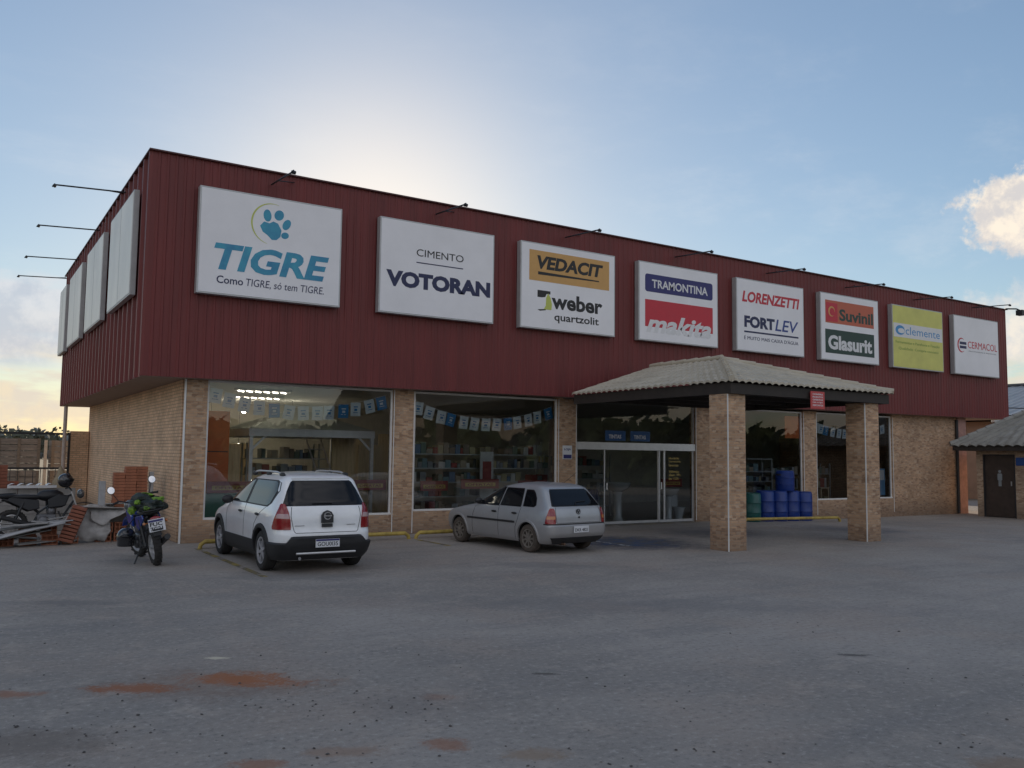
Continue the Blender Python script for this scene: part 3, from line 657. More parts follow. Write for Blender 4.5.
# ------------------------------------------------------------------ little outbuilding and the shed behind
hx, hy, hz0 = 28.2, -.77, gz(28)
ho = thing('outbuilding', 'small brick restroom hut with hipped tile roof and dark door', 'hut', (hx+2, hy-2, hz0))
b = MB(); b.box(hx, hx+.15, hy-.27, hy, -.4, 2.5); b.box(hx, hx+.15, hy-4.4, hy-1.32, -.4, 2.5); b.box(hx, hx+.15, hy-1.32, hy-.27, 2.06, 2.5)
b.box(hx+.15, hx+4.2, hy-.15, hy, -.4, 2.5); b.box(hx+.15, hx+4.2, hy-4.4, hy-4.25, -.4, 2.5); b.box(hx+4.05, hx+4.2, hy-4.25, hy-.15, -.4, 2.5)
b.build('wall', brick_mat('hut_brick_tile', (.36, .25, .17), (.48, .35, .24), (.42, .33, .26)), ho)
d = MB().box(hx+.05, hx+.09, hy-1.315, hy-.275, hz0+.02, 2.055).build('door', M('dark_brown_door', (.050, .036, .030), .45, var=.3), ho)
MB().bar((hx+.03, hy-1.20, 1.0), (hx+.03, hy-1.20, 1.16), .03).build('handle', m_alu, d)
b = MB(); b.box(hx-.012, hx+.06, hy-.275, hy-.235, hz0, 2.10); b.box(hx-.012, hx+.06, hy-1.36, hy-1.316, hz0, 2.10); b.box(hx-.012, hx+.06, hy-1.315, hy-.276, 2.058, 2.10); b.build('door_frame', m_dark, ho)
T = frame_T((hx+.05, hy-.275, 0), (0, -1, 0), (0, 0, 1)); mb = MB()
for p in (ellipse(.52, 1.50, .05, .05, 14), rrect(.44, .60, 1.18, 1.43, .04), rect(.47, .515, .98, 1.20), rect(.525, .57, .98, 1.20)): mb.prism(p, 0, .004, T=T, axis='z')
mb.build('pictogram', ink('pale_plate', (.25, .28, .30)), d)
MB().box(hx-.03, hx-.002, hy-1.75, hy-1.40, 1.72, 2.0).build('plate', ink('plate_blue', (.02, .07, .25)), ho, bevel=.004)
ex0, ey1, ez, s_ = hx-.5, hy+.67, 2.40, .66
ey0, ex1 = hy-4.9, hx+4.7; hw = (ex1-ex0)/2; rz = ez+hw*s_
tr = MB(); P0 = (ex0+hw, ey1-hw, rz); P1 = (ex0+hw, ey0+hw, rz)
tile_face(tr, (ex0, ey1, ez), (ex0, ey0, ez), P0, P1, wv=.32, A=.075); tile_face(tr, (ex0, ey0, ez), (ex1, ey0, ez), P1, (P1[0]+.01, P1[1], P1[2]), wv=.24, A=.06)
tile_face(tr, (ex1, ey0, ez), (ex1, ey1, ez), P1, P0, wv=.24); tile_face(tr, (ex1, ey1, ez), (ex0, ey1, ez), P0, (P0[0]-.01, P0[1], P0[2]), wv=.24)
tr.build('roof_tiles', m_tile_dk, ho, fix=False, angle=60)
ridge((ex0, ey1, ez+.05), (P0[0], P0[1], P0[2]+.06), 12, .09).build('ridge_cap', m_tile_dk, ho)
b = MB(); b.box(ex0+.05, ex0+.10, ey0+.05, ey1-.05, ez-.17, ez-.01); b.box(ex0+.10, ex1-.05, ey1-.10, ey1-.05, ez-.17, ez-.01); b.box(ex0+.1, ex1-.1, ey0+.1, ey1-.1, ez-.03, ez-.015); b.build('fascia', m_beam, ho)
# grey roofed shed beyond
sh = thing('warehouse', 'grey metal roofed warehouse rising behind the brick hut', 'warehouse', (52, 8, -.1))
b = MB(); b.box(42, 62, -12, 26, -.4, 3.9); b.build('wall', M('shed_wall', (.38, .24, .16), .85, var=.2, scale=1), sh)
m_shed = M('shed_roof_sheet', (.36, .37, .38), .5, metal=.2, var=.2, scale=.5, stretch=(1, 4, 1))
b = MB(); n = 76
for k in range(n):
    y0, y1 = -12.4+k*.51, -12.4+(k+1)*.51; z = .05
    b.add([(41.4, y0, 3.95), (41.4, y0+.3, 3.95), (41.4, y0+.4, 3.95+z), (41.4, y1, 3.95), (52, y0, 6.5), (52, y0+.3, 6.5), (52, y0+.4, 6.5+z), (52, y1, 6.5)], [(0, 1, 5, 4), (1, 2, 6, 5), (2, 3, 7, 6)])
b.add([(52, -12.4, 6.5), (62.6, -12.4, 3.95), (62.6, 26.3, 3.95), (52, 26.3, 6.5)], [(0, 1, 2, 3)])
b.build('roof', m_shed, sh, fix=False)
b = MB(); b.prism([(42, 3.88), (62, 3.88), (52, 6.4)], -11.9, -11.7); b.prism([(42, 3.88), (62, 3.88), (52, 6.4)], 25.7, 25.9); b.build('gable', M('shed_gable', (.30, .30, .31), .8), sh)
MB().box(51.7, 52.3, -12.45, 26.35, 6.50, 6.62).build('ridge_cap', M('shed_ridge', (.12, .12, .125), .6), sh)
for k, (z0, z1) in enumerate(((4.05, 4.35), (3.75, 3.85))):
    pts = []
    for i in range(17):
        t = i/16; pts.append((32.1+t*22, 1.0-t*13, z0+(z1-z0)*t-4*.25*t*(1-t)))
    tag(MB().tube(pts, .02, 5).build('power_line', m_black), ('upper', 'lower')[k]+' black service cable slung from the store toward the grey warehouse', 'cable')
# ------------------------------------------------------------------ cars
def pchip(tab):
    xs_ = [t[0] for t in tab]; ys_ = [t[1] for t in tab]; n = len(xs_)
    h = [xs_[i+1]-xs_[i] for i in range(n-1)]; d = [(ys_[i+1]-ys_[i])/h[i] for i in range(n-1)]
    ms = [d[0]]+[0 if d[i-1]*d[i] <= 0 else 2*d[i-1]*d[i]/(d[i-1]+d[i]) for i in range(1, n-1)]+[d[-1]]
    def f(x):
        x = max(xs_[0], min(xs_[-1], x)); i = 0
        while i < n-2 and x > xs_[i+1]: i += 1
        t = (x-xs_[i])/h[i]
        return (2*t**3-3*t*t+1)*ys_[i]+(t**3-2*t*t+t)*h[i]*ms[i]+(-2*t**3+3*t*t)*ys_[i+1]+(t**3-t*t)*h[i]*ms[i+1]
    return f
m_rubber = M('tyre_rubber', (.028, .026, .025), .85, var=.25, scale=14)
m_dusty_rubber = M('dusty_tyre', (.085, .068, .055), .9, var=.35, scale=9)
m_plastic = M('black_plastic', (.022, .022, .024), .55, var=.2, scale=9, bump=.1, bscale=200)
m_carglass = M('tinted_car_glass', (.008, .009, .012), .03, var=.1, spec=.4)
m_lampred = M('red_lamp', (.24, .008, .014), .15, var=.12, scale=14, coat=.8)
m_lampclear = M('clear_lamp', (.42, .26, .27), .15, var=.1, coat=.8)
m_lampamber = M('amber_lamp', (.48, .17, .05), .2, var=.1, coat=.8)
m_chrome = M('chrome', (.70, .70, .72), .12, metal=1, var=.05)
m_plate = M('plate_white', (.66, .67, .70), .4, var=.05)
m_seam = M('seam_shadow', (.012, .012, .013), .8)
class Shell:
    """car skin as horizontal outlines: rear end, front end and half width as curves over height"""
    def __init__(s, xr, xf, w, k, nr=5., nf=3.2):
        s.xr, s.xf, s.w, s.k, s.nr, s.nf = pchip(xr), pchip(xf), pchip(w), k, nr, nf
        s.z0, s.z1 = w[0][0], w[-1][0]
    def out(s, t, z, off=0):
        xr, xf, w = s.xr(z)-off, s.xf(z)+off, s.w(z)+off; xm = (xr+xf)/2; a = (xf-xr)/2; c, sn = math.cos(t), math.sin(t)
        n = s.nf if c > 0 else s.nr
        return Vector((xm+a*math.copysign(abs(c)**(2/n), c), w*math.copysign(abs(sn)**(2/n), sn), z))
    def side(s, x, z, sg, off=0):
        xr, xf, w = s.xr(z), s.xf(z), s.w(z); xm = (xr+xf)/2; a = (xf-xr)/2; r = min(.999, abs(x-xm)/a); n = s.nf if x > xm else s.nr
        return Vector((x, sg*(w*(1-r**n)**(1/n)+off), z))
    def rear(s, q, z, off=0):
        xr, xf, w = s.xr(z), s.xf(z), s.w(z); xm = (xr+xf)/2; a = (xf-xr)/2; q2 = max(-.9999, min(.9999, q))
        return Vector((xm-a*(1-abs(q2)**s.nr)**(1/s.nr)-off, q*w, z))
    def _off(s, f, h, z, off):
        e = .004; p = f(h, z); a = f(h+e, z)-f(h-e, z); b = f(h, z+e)-f(h, z-e); n = a.cross(b)
        n = n.normalized() if n.length > 1e-12 else Vector((-1, 0, 0))
        c = p-Vector(((s.xr(z)+s.xf(z))/2, 0, .7))
        if n.dot(c) < 0: n = -n
        return p+n*off
    def patch(s, mb, f, rows, off=.004, nu=14, nv=4, mi=0):
        """rows: (height, from, to) up the skin; a slab standing off it by OFF with a skirt to below the skin"""
        zs = []
        for (z0, a0, b0), (z1, a1, b1) in zip(rows[:-1], rows[1:]):
            for k in range(nv): t = k/nv; zs.append((z0+(z1-z0)*t, a0+(a1-a0)*t, b0+(b1-b0)*t))
        zs.append(rows[-1]); top = []; bot = []
        for z, a, b in zs:
            for i in range(nu+1):
                h = a+(b-a)*i/nu; top.append(s._off(f, h, z, off)*s.k); bot.append(s._off(f, h, z, -.012)*s.k)
        m_ = nu+1; nr = len(zs)
        fs = [(j*m_+i, j*m_+i+1, (j+1)*m_+i+1, (j+1)*m_+i) for j in range(nr-1) for i in range(nu)]
        N = len(top); rim = [i for i in range(m_)]+[j*m_+nu for j in range(1, nr)]+[(nr-1)*m_+i for i in range(nu-1, -1, -1)]+[j*m_ for j in range(nr-2, 0, -1)]
        fs += [(rim[i], rim[(i+1) % len(rim)], N+rim[(i+1) % len(rim)], N+rim[i]) for i in range(len(rim))]
        mb.add(top+bot, fs, mi, True); return mb
    def line(s, mb, f, pts, r=.004, off=0., n=5, mi=0, sub=6):
        P = []
        for (h0, z0), (h1, z1) in zip(pts[:-1], pts[1:]):
            for k in range(sub): t = k/sub; P.append(s._off(f, h0+(h1-h0)*t, z0+(z1-z0)*t, off)*s.k)
        P.append(s._off(f, *pts[-1], off)*s.k); mb.tube(P, r, n, mi); return mb
    def body(s, name, mats, parent, arches, nz=64, nt_=144, roof_crown=.0):
        vs = []; fs = []; zs = [s.z0+(s.z1-s.z0)*(i/nz) for i in range(nz+1)]
        for z in zs: vs += [s.out(2*math.pi*k/nt_, z) for k in range(nt_)]
        for j in range(nz):
            for k in range(nt_): k2 = (k+1) % nt_; fs.append((j*nt_+k, j*nt_+k2, (j+1)*nt_+k2, (j+1)*nt_+k))
        fs.append(tuple(range(nt_-1, -1, -1))); fs.append(tuple(range(nz*nt_, nz*nt_+nt_)))
        mb = MB(); mb.add(vs, fs, 0, True); o = mb.build(name, mats, parent, world=False)
        cut = MB()
        for cx, cz, r in arches:
            for sg in (-1, 1):
                T = Matrix.Translation((cx, sg*.72, cz)) @ Matrix.Rotation(R(90), 4, 'X'); cut.lathe([(r, -.24), (r, .24)], 40, 0, T)
        c = cut.build('cutter', mats[1], parent, world=False); md = o.modifiers.new('b', 'BOOLEAN'); md.object = c; md.operation = 'DIFFERENCE'; md.solver = 'EXACT'
        dg = bpy.context.evaluated_depsgraph_get(); me = bpy.data.meshes.new_from_object(o.evaluated_get(dg)); o.modifiers.clear(); old = o.data; o.data = me; me.name = name
        bpy.data.objects.remove(c); bpy.data.meshes.remove(old)
        me.materials.clear()
        for mt in mats: me.materials.append(mt)
        for p in me.polygons:
            p.material_index = 0; ct = p.center
            for cx, cz, r in arches:
                if abs(ct.y) < .97*s.w(ct.z) and abs(math.hypot(ct.x-cx, ct.z-cz)-r) < .02 and ct.z < cz+r+.01: p.material_index = 1
                if abs(abs(ct.y)-.48) < .012 and math.hypot(ct.x-cx, ct.z-cz) < r: p.material_index = 1
        for v in me.vertices: v.co *= s.k
        me.set_sharp_from_angle(angle=R(32)); return o
def wheel(parent, x, y, r, wd, sg, tyre_m, rim_m, spokes, k, dish=.02):
    T = Matrix.Translation((x*k, y*k, r*k)) @ Matrix.Rotation(R(-90*sg), 4, 'X')
    r *= k; h = wd*k/2; b = MB()
    prof = [(r*.64, -h*.8), (r*.70, -h), (r*.90, -h), (r*.975, -h*.78), (r, -h*.4), (r, h*.4), (r*.975, h*.78), (r*.90, h), (r*.70, h), (r*.64, h*.8)]
    b.lathe(prof, 40, 0, T, cap=False); ty = b.build('wheel', tyre_m, parent, world=False)
    c = MB(); c.lathe([(r*.66, h*.6), (r*.655, h*.86), (r*.60, h*.80), (r*.57, h*.35), (r*.2, h*.30), (.001, h*.30)], 36, 0, T, cap=False)
    rm = c.build('rim', [rim_m[1]], ty, world=False)
    d = MB()
    d.lathe([(r*.655, h*.86), (r*.67, h*.94), (r*.60, h*.90), (r*.585, h*.6)], 36, 0, T, cap=False)
    d.lathe([(r*.17, h*.3), (r*.16, h*.78), (r*.10, h*.85), (.001, h*.86)], 20, 0, T)
    for i in range(spokes):
        A = 2*math.pi*i/spokes+.3; q = T @ Matrix.Rotation(A, 4, 'Z')
        d.add([q @ Vector(p) for p in ((r*.12, -r*.085, h*.78), (r*.62, -r*.05, h*.86), (r*.62, r*.05, h*.86), (r*.12, r*.085, h*.78), (r*.12, -r*.085, h*.35), (r*.62, -r*.05, h*.45), (r*.62, r*.05, h*.45), (r*.12, r*.085, h*.35))],
              [(0, 1, 2, 3), (0, 4, 5, 1), (2, 6, 7, 3), (1, 5, 6, 2)])
    d.build('spokes', [rim_m[0]], rm, world=False)
    return ty
def plate_at(parent, x, z, k, text, w=.40, h=.13, y=0, band=True, tilt=0):
    T = frame_T((x*k, (y+w/2)*k, z*k), (0, -1, 0), (0, 0, 1)) @ Matrix.Rotation(tilt, 4, 'X'); b = MB()
    b.prism(rect(0, w*k, 0, h*k), -.004, .006, T=T, axis='z'); p = b.build('license_plate', m_plate, parent, world=False)
    if band: q = MB(); q.prism(rect(.004, w*k-.004, h*k*.76, h*k-.003), .0055, .0075, T=T, axis='z'); q.build('band', I_tram, p, world=False)
    q = MB(); text_mb(q, text, .03*k, (w-.03)*k, .02*k, .085*k, T @ Matrix.Translation((0, 0, .007)), 0, .008, 0, .0015); q.build('lettering', I_black, p, fix=False, world=False)
    return p

def dirt_paint(name, col, rough, metal, coat, dust, zt, amt):
    mt = M(name, col, rough, metal, .06, 4, coat=coat); nt, N, L = nodes_of(mt); b = N['Principled BSDF']; src = b.inputs['Base Color'].links[0].from_socket
    tc = N.new('ShaderNodeTexCoord'); sp = N.new('ShaderNodeSeparateXYZ'); L.new(tc.outputs['Object'], sp.inputs[0]); nz = N.new('ShaderNodeTexNoise'); nz.inputs['Scale'].default_value = 6; nz.inputs['Detail'].default_value = 8; nz.inputs['Roughness'].default_value = .7; L.new(tc.outputs['Object'], nz.inputs['Vector'])
    a = N.new('ShaderNodeMath'); a.operation = 'MULTIPLY_ADD'; L.new(nz.outputs['Fac'], a.inputs[0]); a.inputs[1].default_value = -.5; L.new(sp.outputs[2], a.inputs[2])
    r = N.new('ShaderNodeMapRange'); r.interpolation_type = 'SMOOTHSTEP'; L.new(a.outputs[0], r.inputs[0]); r.inputs[1].default_value = zt-.25; r.inputs[2].default_value = zt-.75; r.inputs[3].default_value = amt*.12; r.inputs[4].default_value = amt
    x = N.new('ShaderNodeMix'); x.data_type = 'RGBA'; L.new(r.outputs[0], x.inputs[0]); L.new(src, x.inputs[6]); x.inputs[7].default_value = (*dust, 1); L.new(x.outputs[2], b.inputs['Base Color'])
    q = N.new('ShaderNodeMath'); q.operation = 'MULTIPLY_ADD'; L.new(r.outputs[0], q.inputs[0]); q.inputs[1].default_value = .5; q.inputs[2].default_value = rough; L.new(q.outputs[0], b.inputs['Roughness'])
    c = N.new('ShaderNodeMath'); c.operation = 'MULTIPLY_ADD'; c.use_clamp = True; L.new(r.outputs[0], c.inputs[0]); c.inputs[1].default_value = -coat*1.2; c.inputs[2].default_value = coat; L.new(c.outputs[0], b.inputs['Coat Weight'])
    return mt
# ---- white crossover hatchback
m_whitepaint = dirt_paint('white_car_paint', (.84, .86, .89), .26, 0, 1.0, (.34, .29, .24), .75, .35)
K = .975
car = thing('parked_car', 'white crossover hatchback with black lower trim and roof rails parked nose to the shop window', 'car', (1.953, -4.31, 0), (0, 0, R(90-.1)), 'cars parked in front of the store')
s = Shell(xr=[(.20, -.62), (.36, -.74), (.50, -.79), (.62, -.785), (.70, -.76), (.90, -.745), (1.02, -.715), (1.10, -.66), (1.25, -.575), (1.40, -.49), (1.48, -.44), (1.535, -.33), (1.575, -.05), (1.60, .35)],
          xf=[(.20, 3.30), (.36, 3.42), (.55, 3.46), (.70, 3.42), (.82, 3.25), (.92, 2.85), (.99, 2.60), (1.04, 2.40), (1.20, 2.06), (1.38, 1.60), (1.48, 1.26), (1.54, .96), (1.58, .70), (1.60, .60)],
          w=[(.20, .76), (.30, .815), (.50, .845), (.72, .848), (.88, .838), (.98, .815), (1.06, .785), (1.20, .735), (1.35, .685), (1.46, .640), (1.52, .585), (1.56, .50), (1.588, .33), (1.60, .12)], k=K, nr=9, nf=6.5)
AR = [(0, .33, .375), (2.6, .33, .375)]
s.body('body', [m_whitepaint, m_seam], car, AR)
L1 = 1; sides = (1, -1)
for sg in sides:
    f = lambda x, z, o=0: s.side(x, z, sg)
    b = MB(); s.patch(b, f, [(1.035, -.16, 2.22), (1.10, -.30, 2.14), (1.30, -.42, 1.68), (1.43, -.36, 1.32), (1.465, -.22, 1.12)], .002, 20, 4); b.build('window_trim', m_plastic, car, world=False)
    for nm, rows in (('rear_side_window', [(1.055, -.12, .95), (1.09, -.23, .94), (1.30, -.34, .90), (1.415, -.28, .86), (1.445, -.18, .85)]),
                     ('front_side_window', [(1.055, 1.08, 2.15), (1.10, 1.07, 2.08), (1.30, 1.02, 1.62), (1.415, .98, 1.29), (1.44, .97, 1.18)])):
        b = MB(); s.patch(b, f, rows, .006, 14, 4); b.build(nm, m_carglass, car, world=False)
    b = MB(); s.patch(b, f, [(.21, .40, 2.20), (.30, .40, 2.20), (.42, .37, 2.23), (.47, .36, 2.24)], .016, 20, 3); b.build('side_skirt', m_plastic, car, world=False)
    for ax, az, ar in AR:   # black flares round the arches
        b = MB(); vs = []; n = 26
        for i in range(n+1):
            A = R(-18+216*i/n)
            for rr, of in ((ar-.015, -.03), (ar-.012, .022), (ar+.02, .03), (ar+.055, .022), (ar+.062, -.01)):
                p = s.side(ax+rr*math.cos(A), max(.22, az+rr*math.sin(A)), sg, of); vs.append(p*K)
        b.add(vs, [(i*5+j, i*5+j+1, (i+1)*5+j+1, (i+1)*5+j) for i in range(n) for j in range(4)], 0, True)
        b.build('wheel_arch_trim', m_plastic, car, world=False)
    for seam in ([(1.0, 1.03), (.98, .85), (.99, .48)], [(2.02, 1.02), (2.10, .85), (2.10, .48)], [(-.10, 1.03), (.18, .90), (.38, .72), (.44, .48)]): s.line(MB(), f, seam, .004).build('door_seam', m_seam, car, world=False)
    for x in (1.20, .22):
        b = MB(); q = s.side(x, .90, sg, .02)*K; b.ball(q, (.10, .016, .022), 8); b.build('door_handle', m_plastic, car, world=False)
    b = MB(); q = s.side(1.95, 1.06, sg, .11)*K; b.ball(q, (.07, .10, .075), 10); b.bar(s.side(1.92, 1.03, sg, -.02)*K, q, .05, .04); b.build('mirror', m_plastic, car, world=False)
    b = MB(); P = []
    for i in range(15):
        t = i/14; x = -.16+1.62*t; P.append(Vector((x, sg*(.545+.02*math.sin(math.pi*t)), 1.545+.05*min(1, 6*t, 6*(1-t))))*K)
    b.tube(P, .016, 8); b.build('roof_rail', m_alu, car, world=False)
    for x in (-.12, .60, 1.42): MB().ball(Vector((x, sg*.545, 1.55))*K, (.13, .03, .04), 8).build('rail_foot', m_plastic, car, world=False)
    for x in (0, 2.6): wheel(car, x, sg*.735, .325, .205, sg, m_rubber, (M('alloy', (.52, .52, .55), .35, metal=.5, var=.1), m_plastic), 6, K)
f = s.rear
b = MB(); s.patch(b, f, [(1.065, -.86, .86), (1.09, -.885, .885), (1.30, -.85, .85), (1.44, -.80, .80), (1.465, -.76, .76)], .003, 30, 4); b.build('rear_window', m_carglass, car, world=False)
b = MB(); s.line(b, f, [(-.80, 1.49), (.80, 1.49)], .012, .012, sub=20); b.build('rear_spoiler', m_whitepaint, car, world=False)
b = MB(); s.line(b, f, [(-.72, 1.05), (-.70, .90), (-.63, .67), (-.60, .645), (.60, .645), (.63, .67), (.70, .90), (.72, 1.05)], .0045, 0, sub=8); b.build('tailgate_seam', m_seam, car, world=False)
for sg in sides:
    b = MB(); a1 = lambda *v: tuple(sorted((sg*v[0], sg*v[1])))
    s.patch(b, f, [(.70, *a1(.70, .955)), (.74, *a1(.695, .958)), (.86, *a1(.71, .948)), (.97, *a1(.755, .935)), (1.08, *a1(.83, .918)), (1.10, *a1(.86, .905))], .012, 14, 4); tl = b.build('tail_light', m_lampred, car, world=False)
    b = MB(); s.patch(b, f, [(.875, *a1(.725, .93)), (.93, *a1(.75, .925)), (.945, *a1(.765, .915))], .0155, 10, 3); b.build('clear_lens', m_lampclear, tl, world=False)
# bumper: black band wrapping the tail
vs = []; nT, nZ = 60, 10
for j in range(nZ+1):
    for i in range(nT+1):
        t = math.pi*(.5+.045+ (1-.09)*i/nT); t = R(90+7)+(R(270-7)-R(90+7))*i/nT
        p0 = s.out(t, .5); top = .505 if abs(p0.y) > .66 else .505+.10*max(0, min(1, (.66-abs(p0.y))/.08))
        z = .21+(top-.21)*j/nZ; of = (.035 if abs(p0.y) > .5 or not .3 < z < .53 else .02) if j < nZ else -.01
        p = s.out(t, z, of)
        if p.x > -.36: p.x = max(p.x, -.36)*1.0; p.x = -.36
        vs.append(p*K)
b = MB(); b.add(vs, [(j*(nT+1)+i, j*(nT+1)+i+1, (j+1)*(nT+1)+i+1, (j+1)*(nT+1)+i) for j in range(nZ) for i in range(nT)], 0, True); bm_ = b.build('rear_bumper', m_plastic, car, world=False)
b = MB(); s.line(b, f, [(-.60, .345), (.60, .345)], .019, .045, 8, sub=20); b.build('bumper_strip', m_alu, bm_, world=False)
plate_at(car, -.825, .415, K, 'GOU0I35')
bd = MB(); T = frame_T((-.772*K, .12*K, .72*K), (0, -1, 0), (0, 0, 1)); bd.prism([(.025, .075), (.215, .075), (.215, .19), (.18, .245), (.12, .27), (.06, .245), (.025, .19)], -.03, .018, T=T, axis='z'); bd.prism(rect(.035, .205, .01, .06), -.03, .016, T=T, axis='z'); bd = bd.build('badge_plate', m_dark, car, world=False)
b = MB()
for p in ring(.12, .185, .046, .018, 0, 6.2832, 20): b.prism(p, .018, .024, T=T, axis='z')
for p in ellipse(.12, .185, .07, .07, 16),: pass
b.prism(rect(.055, .185, .174, .196), .018, .027, T=T, axis='z'); b.build('badge', m_chrome, bd, world=False)
b = MB(); s.line(b, f, [(.28, 1.10), (-.15, 1.10)], .007, .02, sub=8); b.build('wiper', m_plastic, car, world=False)
b = MB()
for a, c in ((-.58, -.40), (.44, .62)): s.line(b, f, [(a, .76), (c, .76)], .005, .006, sub=4)
b.build('model_script', m_chrome, car, world=False)
MB().tube([Vector((-.45, .42, .24))*K, Vector((-.72, .42, .24))*K], .025, 8).build('exhaust', m_chrome, car, world=False)

# ---- silver five door hatchback, older and dusty
m_silver = dirt_paint('silver_car_paint', (.40, .42, .45), .34, .35, .6, (.33, .29, .26), .85, .5)
K = .95
car = thing('parked_car', 'dusty silver compact hatchback with a rounded tail parked before the second shop window', 'car', (7.128, -4.049, 0), (0, 0, R(90+4.965)), 'cars parked in front of the store')
s = Shell(xr=[(.20, -.55), (.30, -.66), (.42, -.735), (.56, -.745), (.60, -.70), (.75, -.685), (.88, -.655), (.95, -.615), (1.10, -.485), (1.24, -.36), (1.31, -.28), (1.36, -.13), (1.395, .12), (1.41, .40)],
          xf=[(.20, 3.0), (.32, 3.12), (.48, 3.17), (.60, 3.14), (.70, 3.03), (.78, 2.75), (.85, 2.35), (.90, 2.06), (.94, 1.95), (1.08, 1.68), (1.22, 1.36), (1.31, 1.10), (1.37, .82), (1.40, .66), (1.41, .58)],
          w=[(.20, .74), (.28, .785), (.48, .812), (.62, .815), (.76, .80), (.86, .775), (.93, .745), (1.05, .70), (1.18, .652), (1.28, .61), (1.335, .56), (1.375, .47), (1.40, .30), (1.41, .12)], k=K, nr=12, nf=6.5)
AR = [(0, .29, .335), (2.47, .29, .335)]
s.body('body', [m_silver, m_seam], car, AR)
for sg in sides:
    f = lambda x, z, o=0: s.side(x, z, sg)
    for nm, rows in (('front_side_window', [(.905, 1.02, 1.86), (.94, 1.015, 1.78), (1.10, .98, 1.46), (1.24, .95, 1.16), (1.285, .94, 1.03)]),
                     ('rear_side_window', [(.915, .28, .96), (.94, .275, .955), (1.10, .29, .92), (1.25, .31, .89), (1.275, .33, .87)]),
                     ('quarter_window', [(.93, -.15, .19), (.96, -.20, .19), (1.10, -.16, .205), (1.22, -.06, .215), (1.255, .02, .21)])):
        b = MB(); s.patch(b, f, [(z+(-.012 if i == 0 else .012 if i == len(rows)-1 else 0), a-.018, c+.018) for i, (z, a, c) in enumerate(rows)], .001, 12, 4); tr = b.build('window_trim', m_plastic, car, world=False)
        b = MB(); s.patch(b, f, rows, .004, 12, 4); b.build(nm, m_carglass, car, world=False)
    for seam in ([(.99, .90), (.97, .6), (.98, .24)], [(1.83, .90), (1.92, .6), (1.92, .24)], [(.24, .90), (.30, .66), (.38, .5), (.40, .24)]): s.line(MB(), f, seam, .004).build('door_seam', m_seam, car, world=False)
    b = MB(); s.patch(b, f, [(.575, .40, 2.10), (.60, .40, 2.10), (.615, .40, 2.10)], .014, 24, 2); b.build('side_moulding', m_plastic, car, world=False)
    for x in (1.12, .42):
        b = MB(); b.ball(s.side(x, .775, sg, .018)*K, (.085, .016, .022), 8); b.build('door_handle', m_plastic, car, world=False)
    b = MB(); q = s.side(1.74, .97, sg, .10)*K; b.ball(q, (.06, .09, .06), 10); b.bar(s.side(1.70, .93, sg, -.02)*K, q, .05, .04); b.build('mirror', m_plastic, car, world=False)
    for ax, az, ar in AR:
        b = MB(); vs = []; n = 24
        for i in range(n+1):
            A = R(-10+200*i/n)
            for rr, of in ((ar-.01, -.03), (ar-.006, .010), (ar+.03, .012), (ar+.05, -.006)):
                vs.append(s.side(ax+rr*math.cos(A), max(.21, az+rr*math.sin(A)), sg, of)*K)
        b.add(vs, [(i*4+j, i*4+j+1, (i+1)*4+j+1, (i+1)*4+j) for i in range(n) for j in range(3)], 0, True)
        b.build('wheel_arch_lip', m_silver, car, world=False)
    for x in (0, 2.47): wheel(car, x, sg*.695, .285, .175, sg, m_dusty_rubber, (M('dusty_hubcap', (.20, .175, .15), .6, metal=.2, var=.3, scale=12), M('dusty_hub', (.10, .085, .07), .7)), 9, K)
f = s.rear
b = MB(); s.patch(b, f, [(.945, -.86, .86), (.965, -.88, .88), (1.10, -.86, .86), (1.25, -.82, .82), (1.285, -.78, .78)], .002, 26, 4); b.build('window_trim', m_plastic, car, world=False)
b = MB(); s.patch(b, f, [(.96, -.83, .83), (.98, -.85, .85), (1.10, -.83, .83), (1.24, -.79, .79), (1.27, -.76, .76)], .006, 26, 4); b.build('rear_window', m_carglass, car, world=False)
b = MB(); s.line(b, f, [(-.78, .93), (-.76, .80), (-.72, .625), (.72, .625), (.76, .80), (.78, .93)], .0045, 0, sub=8); b.build('tailgate_seam', m_seam, car, world=False)
b = MB(); s.line(b, f, [(-.97, .598), (-.9, .598), (.9, .598), (.97, .598)], .013, .004, sub=24); b.build('bumper_moulding', m_plastic, car, world=False)
for sg in sides:
    a1 = lambda *v: tuple(sorted((sg*v[0], sg*v[1])))
    b = MB(); s.patch(b, f, [(.61, *a1(.77, .955)), (.64, *a1(.765, .958)), (.76, *a1(.77, .95)), (.87, *a1(.80, .935)), (.91, *a1(.84, .92))], .014, 12, 4); tl = b.build('tail_light', m_lampred, car, world=False)
    b = MB(); s.patch(b, f, [(.70, *a1(.78, .945)), (.76, *a1(.78, .945))], .017, 10, 3); b.build('amber_lens', m_lampamber, tl, world=False)
plate_at(car, -.765, .43, K, 'DKR 4821', band=False)
b = MB(); q = s.rear(0, .84, .008)*K
T = frame_T(q, (0, -1, 0), (0, 0, 1))
for p in ring(0, 0, .042, .012, 0, 6.2832, 20): b.prism(p, -.004, .006, T=T, axis='z')
b.prism([(-.03, .03), (-.02, .03), (0, -.02), (.02, .03), (.03, .03), (.004, -.04), (-.004, -.04)], -.004, .005, T=T, axis='z'); b.build('badge', m_dark, car, world=False)
b = MB(); q = s.rear(0, .73, .012)*K; b.ball(q, (.012, .02, .02), 8); b.build('tailgate_lock', m_dark, car, world=False)
b = MB(); s.line(b, f, [(.05, .96), (-.02, 1.02), (-.40, 1.03)], .007, .02, sub=6); b.build('wiper', m_plastic, car, world=False)
